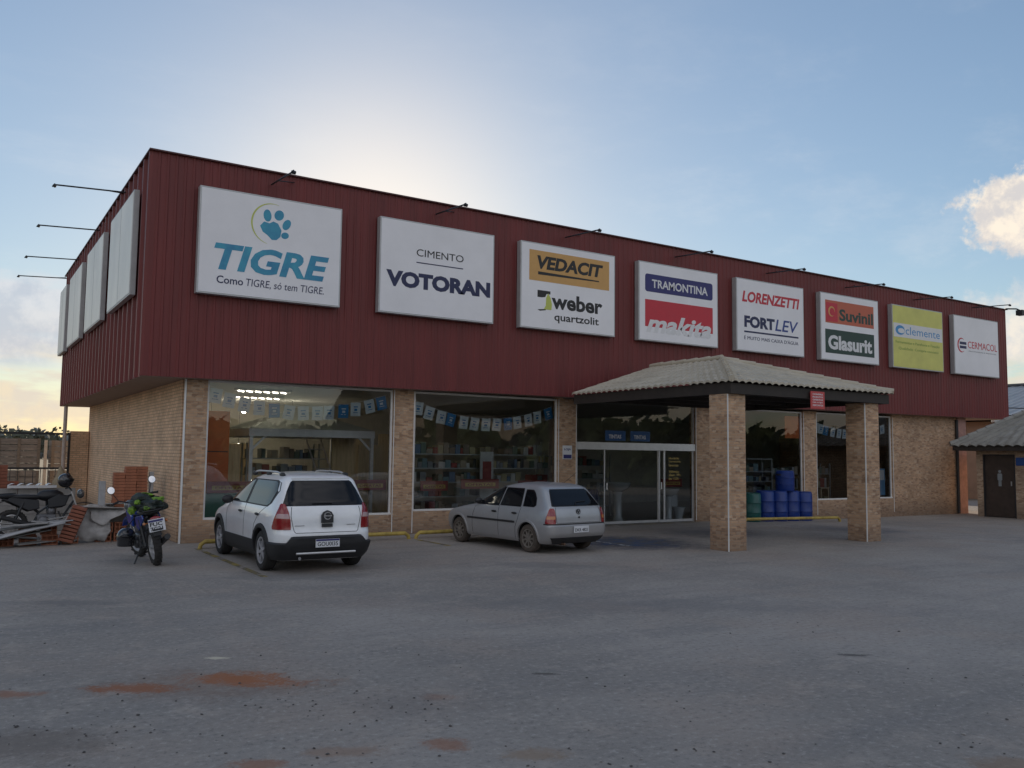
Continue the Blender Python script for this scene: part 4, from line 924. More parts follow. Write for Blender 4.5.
MB().tube([Vector((.05, -.25, 1.405))*K, Vector((-.32, -.25, 1.62))*K], .004, 5).build('aerial', m_plastic, car, world=False)
vs = []; b = MB(); s.patch(b, f, [(.205, -.80, .80), (.29, -.86, .86), (.335, -.90, .90)], .01, 24, 3); b.build('lower_valance', m_plastic, car, world=False)
MB().tube([Vector((-.4, .35, .2))*K, Vector((-.66, .35, .2))*K], .022, 8).build('exhaust', M('rusty_pipe', (.12, .07, .045), .8, var=.3), car, world=False)
# ------------------------------------------------------------------ motorcycles
def motorcycle(label, loc, heading, lean, steer, cols, long=1.34, rw=.31, fw=.33):
    """x forward, y left, z up; rear wheel contact at the origin"""
    body_m, seat_m, panel_m = cols
    t = thing('parked_motorcycle', label, 'motorcycle', loc, (0, 0, heading)); t.rotation_euler = (Matrix.Rotation(heading, 4, 'Z') @ Matrix.Rotation(lean, 4, 'X')).to_euler()
    def P(mb, name, mt, par=t, bevel=0): return mb.build(name, mt, par, world=False, bevel=bevel)
    ST = Matrix.Translation((long-.16, 0, .80)) @ Matrix.Rotation(steer, 4, Vector((-.42, 0, .9)).normalized()) @ Matrix.Translation((-long+.16, 0, -.80))
    def wh(x, r, wd, T=Matrix.Identity(4)):
        Q = T @ Matrix.Translation((x, 0, r)) @ Matrix.Rotation(R(90), 4, 'X')
        b = MB(); pr = [(r-.10*1.1, -wd*.32)]
        for k in range(9): A = R(-80+160*k/8); pr.append((r-.062+.062*math.cos(A), wd/2*math.sin(A)))
        pr += [(r-.11, wd*.32), (r-.11, -wd*.32)]
        b.lathe(pr, 36, 0, Q, cap=False)
        for k in range(36):   # tread blocks
            A = 2*math.pi*k/36; q = Q @ Matrix.Rotation(A, 4, 'Z'); s_ = .02*(1 if k % 2 else -1); b.box(r-.008, r+.006, -.018, .018, -wd*.22+s_, wd*.22+s_, 0, q)
        w = P(b, 'wheel', m_rubber)
        c = MB(); c.lathe([(r-.10, -.04), (r-.115, -.045), (r-.125, 0), (r-.115, .045), (r-.10, .04)], 32, 0, Q, cap=False); c.lathe([(.03, -.07), (.045, -.06), (.045, .06), (.03, .07)], 14, 0, Q)
        for k in range(18):
            A = 2*math.pi*k/18; B = A+.5*(1 if k % 2 else -1); z = .045*(1 if k % 4 < 2 else -1)
            c.tube([Q @ Vector((.04*math.cos(A), .04*math.sin(A), z)), Q @ Vector(((r-.12)*math.cos(B), (r-.12)*math.sin(B), 0))], .0035, 4)
        P(c, 'rim', m_alu, w); return w
    wh(0, rw, .125); wh(long, fw, .10, ST)
    b = MB()
    for y in (-.11, .11):
        b.tube([(0, y, rw), (.42, y*.8, .36), (.50, y*.8, .55), (.30, y, .72), (-.18, y*.8, .83)], .017, 7); b.tube([(.50, y*.8, .55), (.85, y*.6, .82), (long-.22, y*.3, .92)], .019, 7); b.tube([(.42, y*.8, .36), (.85, y*.7, .26), (long-.20, y*.3, .78)], .018, 7)
        b.tube([(.03, y*1.1, rw+.02), (.20, y*1.15, .76)], .026, 8)
    P(b, 'frame', m_black)
    b = MB()
    for y in (-.09, .09): b.tube([ST @ Vector(p) for p in ((long, y, fw), (long-.10, y, .56))], .028, 8); b.tube([ST @ Vector(p) for p in ((long-.10, y, .56), (long-.24, y, .98))], .019, 8)
    P(b, 'fork', m_alu)
    b = MB(); b.box(.46, .82, -.13, .13, .25, .50); b.ball((.74, 0, .58), (.10, .11, .13), 10); b.ball((.58, .15, .36), (.11, .05, .10), 8); b.ball((.58, -.15, .36), (.11, .05, .10), 8); P(b, 'engine', M('engine_metal', (.16, .16, .17), .45, metal=.6, var=.3), bevel=.02)
    b = MB(); b.tube([(.86, -.09, .56), (.92, -.13, .40), (.70, -.16, .24), (.30, -.17, .30), (-.22, -.18, .46)], [.02, .02, .022, .045, .05], 10); P(b, 'exhaust', m_black)
    b = MB(); b.ball((.72, 0, .90), (.27, .135, .125), 12, jit=.10); P(b, 'tank', body_m)
    for y in (-1, 1): b = MB(); b.prism([(.66, .62), (.98, .66), (1.06, .88), (.86, .92), (.64, .80)], y*.12, y*.165); P(b, 'shroud', body_m, bevel=.02)
    b = MB(); b.ball((.20, 0, .87), (.42, .13, .065), 12); b.ball((-.05, 0, .89), (.22, .12, .06), 10); P(b, 'seat', seat_m)
    for y in (-1, 1): b = MB(); b.prism([(.30, .58), (.50, .62), (.48, .80), (-.05, .86), (-.12, .80)], y*.115, y*.14); P(b, 'side_panel', panel_m, bevel=.015)
    b = MB()
    P_ = []
    for k in range(9): A = R(70+75*k/8); P_.append((.02+math.cos(A)*.50-.05, .36+math.sin(A)*.45))
    for (xa, za), (xb, zb_) in zip(P_[:-1], P_[1:]): b.bar((xa, 0, za), (xb, 0, zb_), .15, .012)
    P(b, 'rear_mudguard', m_plastic)
    b = MB()
    for k in range(8): A0, A1 = R(35+12*k), R(47+12*k); b.bar(ST @ Vector((long+.41*math.cos(A0)-.0, 0, fw+.41*math.sin(A0))), ST @ Vector((long+.41*math.cos(A1), 0, fw+.41*math.sin(A1))), .13, .012)
    P(b, 'front_mudguard', body_m)
    b = MB(); b.tube([ST @ Vector(p) for p in ((long-.34, .40, 1.06), (long-.30, .26, 1.08), (long-.24, .10, 1.01), (long-.24, -.10, 1.01), (long-.30, -.26, 1.08), (long-.34, -.40, 1.06))], .013, 7); hb = P(b, 'handlebar', m_black)
    for y in (-1, 1):
        P(MB().tube([ST @ Vector((long-.345, y*.41, 1.06)), ST @ Vector((long-.31, y*.29, 1.075))], .019, 8), 'grip', m_rubber, hb)
        b = MB(); e = ST @ Vector((long-.31, y*.36, 1.30)); b.tube([ST @ Vector((long-.30, y*.27, 1.08)), ST @ Vector((long-.29, y*.32, 1.20)), e], .007, 6); mr = P(b, 'mirror', m_black)
        q = Matrix.Translation(e) @ Matrix.Rotation(steer, 4, 'Z') @ Matrix.Rotation(R(-80), 4, 'Y'); b = MB(); b.lathe([(.0, -.02), (.055, -.02), (.068, 0), (.062, .012)], 18, 0, q); P(b, 'mirror_shell', m_black, mr)
        b = MB(); b.lathe([(.060, .0125), (.03, .0135), (.001, .0135)], 18, 0, q); P(b, 'mirror_glass', m_chrome, mr)
        b = MB(); b.ball((-.33, y*.17, .74), (.04, .025, .025), 8); b.tube([(-.30, 0, .74), (-.33, y*.15, .74)], .008, 5); P(b, 'turn_signal', m_lampamber)
    b = MB(); b.ball(ST @ Vector((long-.06, 0, .93)), (.08, .11, .10), 10); P(b, 'headlight', M('headlight_lens', (.10, .105, .11), .1, coat=1))
    b = MB(); b.ball((-.36, 0, .80), (.04, .085, .04), 10); P(b, 'tail_light', m_lampred)
    b = MB(); b.tube([(.38, .12, .30), (.30, .30, .02)], .013, 6); b.box(.26, .34, .27, .34, .0, .014); P(b, 'kickstand', m_black)
    b = MB(); b.tube([(-.28, .13, .93), (.05, .15, .95)], .012, 6); b.tube([(-.28, -.13, .93), (.05, -.15, .95)], .012, 6); b.tube([(-.28, .13, .93), (-.32, 0, .93), (-.28, -.13, .93)], .012, 6); P(b, 'grab_rail', m_black)
    return t
m_mblue = M('blue_moto_plastic', (.01, .055, .34), .28, var=.15, coat=.7)
m_mseat = M('seat_vinyl', (.018, .018, .02), .6, bump=.2)
m_mblack = M('black_moto_paint', (.012, .012, .015), .5, var=.3)
mo = motorcycle('blue motorcycle leaning on its stand, seen from behind with its white plate', (-.14, -2.93, 0), R(92), R(-10), R(12), (m_mblue, m_mseat, m_mblue))
T = frame_T((-.425, .125, .60), (0, -1, 0), Vector((.10, 0, .99)).normalized()); b = MB(); b.prism(rect(0, .25, 0, .20), -.004, .004, T=T, axis='z'); pl = b.build('license_plate', m_plate, mo, world=False)
b = MB(); b.prism(rect(.004, .226, .155, .187), .0035, .006, T=T, axis='z'); b.build('band', I_tram, pl, world=False)
b = MB(); text_mb(b, 'FUC', .02, .21, .085, .148, T @ Matrix.Translation((0, 0, .005)), 0, .025, 0, .0015); text_mb(b, '7G21', .02, .21, .012, .074, T @ Matrix.Translation((0, 0, .005)), 0, .025, 0, .0015); b.build('lettering', I_black, pl, fix=False, world=False)
b = MB(); b.prism([(-.40, .53), (-.36, .75), (-.30, .80), (-.28, .78), (-.36, .52)], -.06, .06); b.build('plate_bracket', m_plastic, mo, world=False)
MW = wmat(mo)
# rain gear strapped on the seat, a helmet hung by the side
gear = thing('rain_gear', 'black and neon green rain gear bundled on the seat of the blue motorcycle', 'bundle', MW @ Vector((.12, 0, .9)))
b = MB(); b.ball(MW @ Vector((.16, .0, 1.03)), (.24, .27, .15), 14, jit=.5, seed=3); b.ball(MW @ Vector((-.06, -.05, .98)), (.20, .23, .11), 12, jit=.5, seed=5); b.build('jacket', M('rain_jacket', (.02, .028, .024), .5, var=.5, scale=14, bump=.4, bscale=30), gear)
m_neon = M('neon_green', (.26, .48, .03), .5, col2=(.03, .05, .02), scale=11)
for k, (x, y, z, a, c, d) in enumerate(((-.02, .16, 1.07, +.05, .05, .04), (-.10, -.13, 1.06, .10, .10, .05), (.16, .02, 1.16, .15, .13, .04), (-.20, .07, .97, .05, .09, .04), (.0, .26, .96, .06, .03, .06))):
    b = MB(); b.ball(MW @ Vector((x, y, z)), (a, c, d), 9, jit=.6, seed=k); b.build('neon_panel', m_neon, gear)
hc = MW @ Vector((.46, .32, .50))
he = thing('helmet', 'black helmet hanging beside the engine of the blue motorcycle', 'helmet', hc)
m_hel = M('helmet_shell', (.014, .014, .018), .22, coat=.8)
b = MB(); b.ball(hc, (.15, .145, .155), 14); b.lathe([(.125, -.15), (.135, -.13), (.135, -.05)], 20, 0, Matrix.Translation(hc)); b.build('shell', m_hel, he)
b = MB(); b.ball(hc+Vector((0, -.03, .02)), (.125, .135, .06), 12); b.build('visor', m_carglass, he)
MB().tube([hc+Vector((.0, .02, .14)), MW @ Vector((.46, .14, .80))], .008, 5).build('strap', m_rubber, he)
# the black one parked across, behind the rubble
yy = 2.6
rp = at(4, 532, yy); z_up = .42
mo2 = motorcycle('black motorcycle parked side on behind the rubble with its handlebar toward the store wall', (-1.95, yy, 0.0), R(4), R(-8), R(-10), (m_mblack, m_mseat, m_mblack), 1.36)
hc = Vector((-1.0, yy-.1, 1.22)); he = thing('helmet', 'dark helmet perched on the bars of the black motorcycle', 'helmet', hc)
b = MB(); b.ball(hc, (.155, .14, .15), 14); b.build('shell', m_hel, he); b = MB(); b.ball(hc+Vector((.03, -.02, .01)), (.14, .128, .06), 12); b.build('visor', m_carglass, he)

# ------------------------------------------------------------------ the yard on the left: rubble, blocks, bricks, gate
m_clay = M('red_clay', (.25, .09, .055), .85, var=.3, scale=7, bump=.3)
m_clay2 = M('orange_clay', (.35, .135, .075), .85, var=.28, scale=7, bump=.3)
m_conc = M('grey_concrete_block', (.27, .26, .25), .9, var=.22, scale=6, bump=.4)
m_sheet = M('fibre_cement', (.36, .36, .365), .8, var=.2, scale=3, bump=.2)
m_film = M('dusty_film', (.34, .325, .315), .55, var=.3, scale=4, bump=.5, bscale=14, spec=.4)
m_wood = M('grey_wood', (.20, .155, .115), .85, var=.3, scale=3, stretch=(1, 8, 8))
def hollow_block(L=.29, H=.19, D=.19, mt=None):
    """clay block with two rows of openings on its end faces"""
    b = MB(); t = .02
    xs_ = [0, L/2-t/2, L/2+t/2, L]; 
    b.box(0, L, 0, D, 0, t); b.box(0, L, 0, D, H-t, H); b.box(0, L, 0, D, H/2-t/2, H/2+t/2)
    for x in (0, L/3-t/2, 2*L/3-t/2, L-t): b.box(x, x+t, .001, D-.001, t, H/2-t/2); b.box(x, x+t, .001, D-.001, H/2+t/2, H-t)
    b.box(t, L-t, D/2-.01, D/2+.01, t, H/2-t/2); b.box(t, L-t, D/2-.01, D/2+.01, H/2+t/2, H-t)
    return b.build('clay_block', mt or m_clay2)
proto = hollow_block(); first = True
for (x, y, z, rz) in ((-1.86, 1.28, 0, 4), (-1.50, 1.22, 0, -6), (-1.12, 1.30, 0, 3), (-1.88, 1.31, .195, 2), (-1.52, 1.27, .195, -3), (-.50, 1.40, 0, 5), (-.16, 1.45, 0, -4), (-.48, 1.42, .195, 2), (-.15, 1.47, .195, -2), (-2.25, 1.25, 0, 8)):
    o = proto if first else proto.copy()
    if not first: COL.objects.link(o)
    first = False; o.location = (x, y, z); o.rotation_euler = (0, 0, R(rz)); tag(o, 'orange hollow clay block in the low rubble row before the motorcycles', 'block', 'hollow clay blocks in the rubble row')
# leaning file of thin roof tiles under film
pt = MB().box(0, .055, 0, .30, 0, .27); pt = pt.build('floor_tile', m_clay, bevel=.004)
for k in range(10):
    o = pt if k == 0 else pt.copy()
    if k: COL.objects.link(o)
    o.location = (-.98+.026*k, 1.0+.012*k, .03+.068*k); o.rotation_euler = (R(3), R(-74), R(-14)); tag(o, 'thin red clay tile in the leaning file under the grey film', 'tile', 'clay tiles leaning under the film')
def crumple(name, label, fn, nu, nv, cat, amp=.04, mt=None, seed=0):
    b = MB()
    def f(u, v):
        p = Vector(fn(u, v)); k = mnoise.noise_vector(Vector((p.x*4+seed, p.y*4, p.z*4)))*amp + mnoise.noise_vector(Vector((p.x*11+seed, p.y*11, p.z*11)))*amp*.4
        q = p+k; q.z = max(q.z, .006+.02*abs(k.x)); return q
    b.grid(f, nu, nv, 0); o = b.build(name, mt or m_film, fix=False, angle=60)
    so_ = o.modifiers.new('s', 'SOLIDIFY'); so_.thickness = .006
    return tag(o, label, cat)
crumple('plastic_film', 'crumpled grey film draped over the leaning red tiles', lambda u, v: (-1.0+.85*u-.15*v, 1.32-.10*math.sin(3*v)+.45*(1-v)*u, .74*(1-v)**.8+.02), 30, 30, 'film', .075)
crumple('plastic_film', 'flat grey film lying over the clay blocks toward the brick stack', lambda u, v: (-.62+.95*u, 1.25+.75*v, .66-.28*max(0, .25-v)*4*(.6+.4*math.sin(7*u))), 30, 24, 'film', .06, seed=9)
pw = thing('wrapped_pallet', 'pallet of blocks wrapped in dusty grey film behind the leaning tiles', 'pallet', (-.3, 1.9, 0))
MB().box(-.60, .22, 1.72, 2.5, .12, .60).build('load', m_conc, pw, bevel=.03); b = MB()
for k in range(4): b.box(-.62+.21*k, -.50+.21*k, 1.70, 2.52, .08, .115)
for k in range(3): b.box(-.62, .24, 1.72+.35*k, 1.80+.35*k, 0, .08)
b.build('boards', m_wood, pw)
for k, (a, c, lab) in enumerate((((-2.75, .95, .05), (-1.15, 1.10, .44), 'grey fibre cement sheet sloping up over the rubble, nearest the drive'), ((-2.75, 1.45, .20), (-.95, 1.30, .50), 'grey fibre cement sheet lying level across the clay blocks'), ((-2.8, 1.15, .30), (-1.55, 1.45, .16), 'grey fibre cement sheet tipped down toward the leaning tiles'))):
    a, c = Vector(a), Vector(c); d = c-a; n = d.cross(Vector((0, 0, 1))).normalized(); b = MB(); nv_ = 40
    b.grid(lambda u, v: a+d*u-n*(.5*(v-.5))+Vector((0, 0, .018*math.sin(v*math.pi*2*5)+.03*math.sin(u*3+k))), 10, nv_, 0); o = b.build('roofing_sheet', m_sheet, fix=False); s2 = o.modifiers.new('s', 'SOLIDIFY'); s2.thickness = .008
    tag(o, lab, 'roofing sheet')
# grey block wall behind, white sheet on top
pb = MB(); t = .03
pb.box(0, .39, 0, t, 0, .19); pb.box(0, .39, .14-t, .14, 0, .19)
for x in (0, .18, .39-t): pb.box(x, x+t, t, .14-t, 0, .19)
pb = pb.build('concrete_block', m_conc, bevel=.004); k = 0
for j in range(5):
    for i in range(6):
        o = pb if k == 0 else pb.copy()
        if k: COL.objects.link(o)
        k += 1; o.location = (-2.95+.40*i+.1*(j % 2)*0, 4.6+random.uniform(-.02, .02), .005+.195*j); o.rotation_euler = (0, 0, R(random.uniform(-2, 2)))
        tag(o, 'grey concrete block in the stacked wall behind the black motorcycle', 'block', 'concrete blocks stacked in the yard')
b = MB(); b.grid(lambda u, v: Vector((-1.95+.95*u, 4.5+.45*v, 1.04+.045*abs(math.sin(u*math.pi*5)))), 60, 4); b.box(-1.97, -.98, 4.44, 4.49, .99, 1.05)
tag(b.build('ridged_tile_pack', M('white_plastic_sheet', (.62, .62, .63), .4, var=.12), fix=False), 'white ridged plastic roofing piece lying on the concrete blocks', 'roofing')
crumple('tarpaulin', 'pale brown tarpaulin drawn up into a cone behind the dark helmet', lambda u, v: (-.80+.34*(1-v)**.8*math.cos(6.2832*u)*(1+.1*math.sin(40*u)), 5.6+.3*(1-v)**.8*math.sin(6.2832*u), .2+1.30*v), 60, 20, 'tarpaulin', .03, M('tan_tarp', (.30, .24, .16), .8, var=.2))
def brick_stack(x0, y0, nx, ny, nz, label, group, mt, L=.20, H=.062, D=.10, z0=0., missing=lambda i, j: False):
    p = MB().box(0, L-.006, 0, D, 0, H-.004).build('clay_brick', mt, bevel=.004); first = True
    for j in range(nz):
        for i in range(nx):
            if missing(i, j): continue
            o = p if first else p.copy()
            if not first: COL.objects.link(o)
            first = False; o.location = (x0+i*L+random.uniform(-.006, .006), y0+random.uniform(-.012, .012), z0+j*H); o.rotation_euler = (0, 0, R(random.uniform(-1.5, 1.5))); tag(o, label, 'brick', group)
brick_stack(-.17, 1.75, 3, 1, 24, 'red clay brick in the tall stack behind the blue motorcycle', 'bricks stacked behind the blue motorcycle', m_clay2, L=.225, H=.064, D=.20, missing=lambda i, j: i == 0 and j > 21)
brick_stack(-2.62, 5.3, 4, 1, 22, 'dark red clay brick in the far stack beside the gate', 'bricks stacked beside the gate', m_clay, L=.23, H=.075, D=.2, missing=lambda i, j: i == 3 and j > 14 or i == 2 and j > 19)
b = MB().box(.54, .62, 1.72, 1.84, 0, 1.42); tag(b.build('concrete_post', m_sheet, bevel=.008), 'grey concrete post upright against the tall brick stack', 'post')
b = MB().box(-.42, -.30, 1.85, 2.0, .0, 1.22); tag(b.build('concrete_post', m_sheet, bevel=.01), 'pale concrete post standing beyond the mirror of the blue motorcycle', 'post')
# gate, end pillar, pallets of goods beyond
MB_ = MB().box(.30, SX-.02, 14.6, 15.0, -.2, 2.5); tag(MB_.build('yard_pillar', m_brick_side, bevel=.01), 'short brick pillar joining the gate to the end of the store wall', 'pillar')
ga = thing('yard_gate', 'black steel gate with a long top rail across the yard entrance', 'gate', (-1.5, 14.5, 0))
b = MB(); b.box(-6.2, .29, 14.40, 14.46, 2.36, 2.43); b.box(.22, .29, 14.40, 14.46, 0, 2.36); b.box(-6.2, -6.13, 14.40, 14.46, 0, 2.36); b.box(-6.13, .22, 14.41, 14.45, 1.22, 1.28); b.box(-6.13, .22, 14.41, 14.45, .08, .14); b.build('frame', m_black, ga)
b = MB()
for k in range(28): x = -6.0+k*.218; b.tube([(x, 14.43, .14), (x, 14.43, 1.22)], .012, 5)
b.build('bars', m_black, ga)
tag(MB().tube([(.08, 14.2, 0), (.08, 14.2, 3.33)], .06, 10).build('downpipe', M('pale_pipe', (.42, .35, .31), .6)), 'pale downpipe dropping from the cladding beside the gate', 'pipe')
m_crate = M('weathered_crate', (.24, .20, .165), .85, var=.3, scale=2.5, stretch=(1, 1, 6))
def crate(x0, x1, z0, z1, lab, y=16.6):
    c = thing('wooden_crate', lab, 'crate', ((x0+x1)/2, y+.5, z0), group='wooden crates stacked beyond the gate'); b = MB()
    n = 5; h = (z1-z0)/n
    for k in range(n): b.box(x0, x1, y, y+1.0, z0+k*h+.01, z0+(k+1)*h-.012)
    b.build('slats', m_crate, c)
    b = MB()
    for x in (x0, (x0+x1)/2-.05, x1-.1): b.box(x, x+.1, y-.02, y-.001, z0, z1)
    b.build('batten', m_wood, c)
crate(-1.75, -.42, 1.16, 2.25, 'upper wide crate beyond the gate, beside the gap'); crate(-1.75, -.42, .02, 1.13, 'lower wide crate beyond the gate, beside the gap')
crate(-.08, .60, 1.16, 2.2, 'upper narrow crate beyond the gate, next to the brick pillar'); crate(-.08, .60, .02, 1.13, 'lower narrow crate beyond the gate, next to the brick pillar')
crate(-3.3, -1.95, .02, 1.9, 'tall crate beyond the gate behind the far brick stack')
tag(MB().box(-.32, -.22, 16.4, 16.5, 0, 2.2).build('timber_post', M('pale_timber', (.5, .42, .33), .8)), 'pale timber post in the gap between the crates', 'post')

rs = random.Random(21)
for k, (x, y, z, L_, a, e) in enumerate(((-2.5, .95, .10, 1.2, 10, 9), (-2.3, 1.1, .38, .9, -14, 4), (-1.9, .92, .04, .8, 24, 2), (-1.7, 1.15, .46, .7, -8, -6), (-2.6, 1.2, .50, 1.0, 6, -8), (-1.35, 1.12, .50, .6, 30, 5), (-.75, 1.28, .72, .75, 3, -3), (-.35, 1.5, .76, .6, -12, 2))):
    p = MB().box(0, L_, 0, rs.uniform(.12, .22), 0, .018).build('broken_board', M('grey_board', (.30, .285, .27), .85, var=.3, scale=4, stretch=(1, 6, 6)), bevel=.003)
    p.location = (x, y, z); p.rotation_euler = (R(rs.uniform(-14, 14)), R(-e), R(a)); tag(p, 'broken grey board lying loose over the rubble row', 'board', 'broken boards over the rubble')
# ------------------------------------------------------------------ inside the shop
m_or = M('orange_panel', (.68, .16, .04), .6, var=.12); m_tan = M('pine_door', (.60, .45, .26), .6, var=.2, scale=3, stretch=(6, 6, .6)); m_shelf = M('shelf_metal', (.32, .34, .34), .5)
m_woodsh = M('shelf_upright_wood', (.36, .20, .10), .7)
m_tent = M('white_canvas', (.80, .81, .82), .8, var=.06); m_tentroof = M('green_grey_canvas', (.40, .42, .37), .8, var=.1)
m_pole = M('white_pole', (.80, .81, .82), .4)
m_flag = M('white_flag', (.60, .66, .68), .7, var=.06); m_flagb = M('blue_flag', (.03, .19, .42), .7)
def garland(x0, x1, z0, sag, n, blue, y, label):
    g = thing('flag_garland', label, 'garland', ((x0+x1)/2, y, z0)); pts = []
    def pt(t): return Vector((x0+(x1-x0)*t, y+.02*math.sin(9*t), z0-sag*(1-(2*t-1)**2)))
    MB().tube([pt(k/24) for k in range(25)], .004, 4).build('string', m_white, g)
    for k in range(n):
        t = (k+.5)/n+random.uniform(-.006, .006); p = pt(t); w, h = .25, .31; a = random.uniform(-.12, .12)+(.5-t)*-.5*sag*2
        ca, sa = math.cos(a), math.sin(a); f = lambda u, v: p+Vector(((u-.5)*w*ca+v*h*sa*1, .012*math.sin(u*5+k)+.03*v*v, (u-.5)*w*sa-v*h*ca*(1+.0*u)))
        b = MB(); b.grid(f, 6, 6); fl = b.build('flag', m_flagb if k in blue else m_flag, g, fix=False)
        q = MB(); e = Vector((0, -.006, 0))
        for (u0, u1, v0, v1) in ((.28, .72, .28, .36), (.35, .65, .45, .62), (.25, .75, .72, .76)): q.quad(f(u0, v0)+e, f(u1, v0)+e, f(u1, v1)+e, f(u0, v1)+e)
        q.build('print', m_flag if k in blue else m_flagb, fl, fix=False)
garland(1.42, 5.52, 3.26, .36, 13, (4, 9, 12), SY+.22, 'string of white and blue pennants inside the window behind the white car')
garland(6.2, 10.3, 3.18, .40, 13, (3, 8, 12), SY+.22, 'string of white and blue pennants inside the window behind the silver car')
garland(20.9, 24.8, 3.12, .25, 13, (2, 6, 10), SY+.22, 'string of white and blue pennants inside the window beyond the porch')
# folding gazebo on display
gz_ = thing('display_gazebo', 'white folding gazebo set up inside the shop behind the white car', 'gazebo', (3.9, 3.1, .012))
for x in (2.72, 5.72):
    for y in (1.9, 4.6): MB().box(x-.04, x+.04, y-.04, y+.04, .012, 2.38).build('leg', m_pole, gz_)
b = MB()
for y in (1.9, 4.6): b.bar((2.76, y, 2.33), (5.68, y, 2.33), .05, .14)
for x in (2.72, 5.72): b.bar((x, 1.94, 2.33), (x, 4.56, 2.33), .05, .14)
for x, sx in ((2.76, 1), (5.68, -1)): b.bar((x, 1.9, 1.95), (x+.35*sx, 1.9, 2.3), .04, .05)
b.build('frame', m_pole, gz_)
b = MB(); A = (4.22, 3.25, 3.0); c4 = [(2.66, 1.85, 2.42), (5.78, 1.85, 2.42), (5.78, 4.65, 2.42), (2.66, 4.65, 2.42)]
for i in range(4): b.add([c4[i], c4[(i+1) % 4], A], [(0, 1, 2)])
b.build('canopy', m_tentroof, gz_, fix=False)
b = MB()
for i in range(4):
    p, q = Vector(c4[i]), Vector(c4[(i+1) % 4]); b.quad(p, q, q-Vector((0, 0, .18)), p-Vector((0, 0, .18)))
b.build('valance', m_tent, gz_, fix=False)
def ladder(x0, x1, z1, y, lab):
    t = thing('ladder', lab, 'ladder', (x0, y, .012))
    b = MB()
    for d in (0, .38): b.bar((x0+d, y, .02), (x1+d, y+.5, z1), .05, .025)
    b.build('rails', m_alu, t); b = MB()
    for k in range(1, 9): f = k/9; p = Vector((x0+(x1-x0)*f, y+.5*f, .02+(z1-.02)*f)); b.tube([p, p+Vector((.38, 0, 0))], .015, 6)
    b.build('rungs', m_alu, t)
ladder(5.0, 4.35, 2.2, 2.3, 'aluminium ladder leaning inside the gazebo by the pale pine door')
def boxy(name, x0, x1, y0, y1, z0, z1, mt, lab, cat, grp=None, bevel=.01): return tag(MB().box(x0, x1, y0, y1, z0, z1).build(name, mt, bevel=bevel), lab, cat, grp)
oc = thing('display_cabinet', 'tall orange display cabinet inside the first window near the store corner', 'cabinet', (1.7, 1.3, .012))
MB().box(1.28, 2.02, 1.1, 1.6, .95, 2.75).build('body', m_or, oc, bevel=.01); MB().box(1.30, 2.0, 1.095, 1.10, 1.86, 1.88).build('joint', m_dark, oc); MB().box(1.30, 2.0, 1.12, 1.6, .012, .94).build('base', m_dark, oc)
gp = boxy('low_counter', 1.36, 2.6, .75, 1.0, .012, .98, M('green_board', (.02, .16, .10), .5), 'dark green counter front low in the first window', 'counter')
for k, (x, y, w, h, lab) in enumerate(((2.42, 2.2, .30, 2.05, 'narrow pine door leaf displayed beside the orange cabinet'), (5.38, 2.9, .62, 2.45, 'pale pine door leaf displayed under the gazebo roof'), (6.35, 3.4, .7, 2.1, 'pine door leaf displayed beyond the right gazebo leg'), (3.7, 6.5, .8, 2.1, 'pine door leaf displayed at the back between the gazebo legs'), (7.4, 7.4, .9, 2.4, 'tan door leaf displayed behind the second window'), (8.9, 7.6, .9, 2.5, 'ochre door leaf displayed behind the second window'))):
    d = thing('door_leaf_display', lab, 'door', (x, y, .012)); MB().box(x-w/2, x+w/2, y-.02, y+.02, .012, h).build('leaf', m_tan, d, bevel=.005)
    b = MB()
    for z0, z1 in ((.25, .95), (1.15, h-.2)): b.box(x-w/2+.12, x+w/2-.12, y-.032, y-.021, z0, z1)
    b.build('panel', m_tan, d, bevel=.01); MB().tube([(x+w/2-.08, y-.07, 1.02), (x+w/2-.2, y-.07, 1.02)], .012, 6).build('handle', m_alu, d)
cols = [M('pack_'+n, c, .55, var=.15) for n, c in (('blue', (.12, .18, .27)), ('white', (.46, .47, .46)), ('yellow', (.34, .30, .18)), ('red', (.24, .045, .04)), ('brown', (.20, .16, .12)), ('green', (.12, .16, .13)), ('grey', (.20, .21, .22)), ('teal', (.14, .22, .24)), ('card', (.30, .25, .19)), ('pale', (.38, .39, .40)), ('dark', (.06, .06, .065)))]
goods = {}
def shelf(x0, x1, y0, levels, lab, glab, depth=.45, fill=.85, sizes=(.11, .24), seed=1, frame=None):
    rs = random.Random(seed); s = thing('display_shelf', lab, 'shelf', ((x0+x1)/2, y0+depth/2, .012)); top = levels[-1]+.4
    b = MB()
    for x in (x0, x1-.04):
        for y in (y0, y0+depth-.04): b.box(x, x+.04, y, y+.04, .012, top)
    b.build('uprights', frame or m_shelf, s)
    for z in levels: MB().box(x0+.042, x1-.042, y0+.002, y0+depth-.002, z, z+.025).build('shelf_board', frame or m_shelf, s)
    for i, z in enumerate(levels):
        x = x0+.06; h1 = (levels[i+1] if i+1 < len(levels) else top)-z-.06
        while x < x1-.2:
            w = rs.uniform(*sizes); w = min(w, x1-.06-x)
            if rs.random() < fill and w > .08:
                h = h1*rs.uniform(.35, .85); mt = rs.choice(cols)
                tag(MB().box(x, x+w-.012, y0+.02, y0+depth*.8, z+.026, z+.026+h).build('product_box', mt, bevel=.006), glab, 'box', glab.split(' on ')[-1]+' goods')
            x += w
shelf(3.05, 4.95, 3.4, [.9, 1.3, 1.7], 'metal shelf of small goods standing between the gazebo legs', 'small packaged goods box on the shelf between the gazebo legs', seed=3, sizes=(.09, .2))
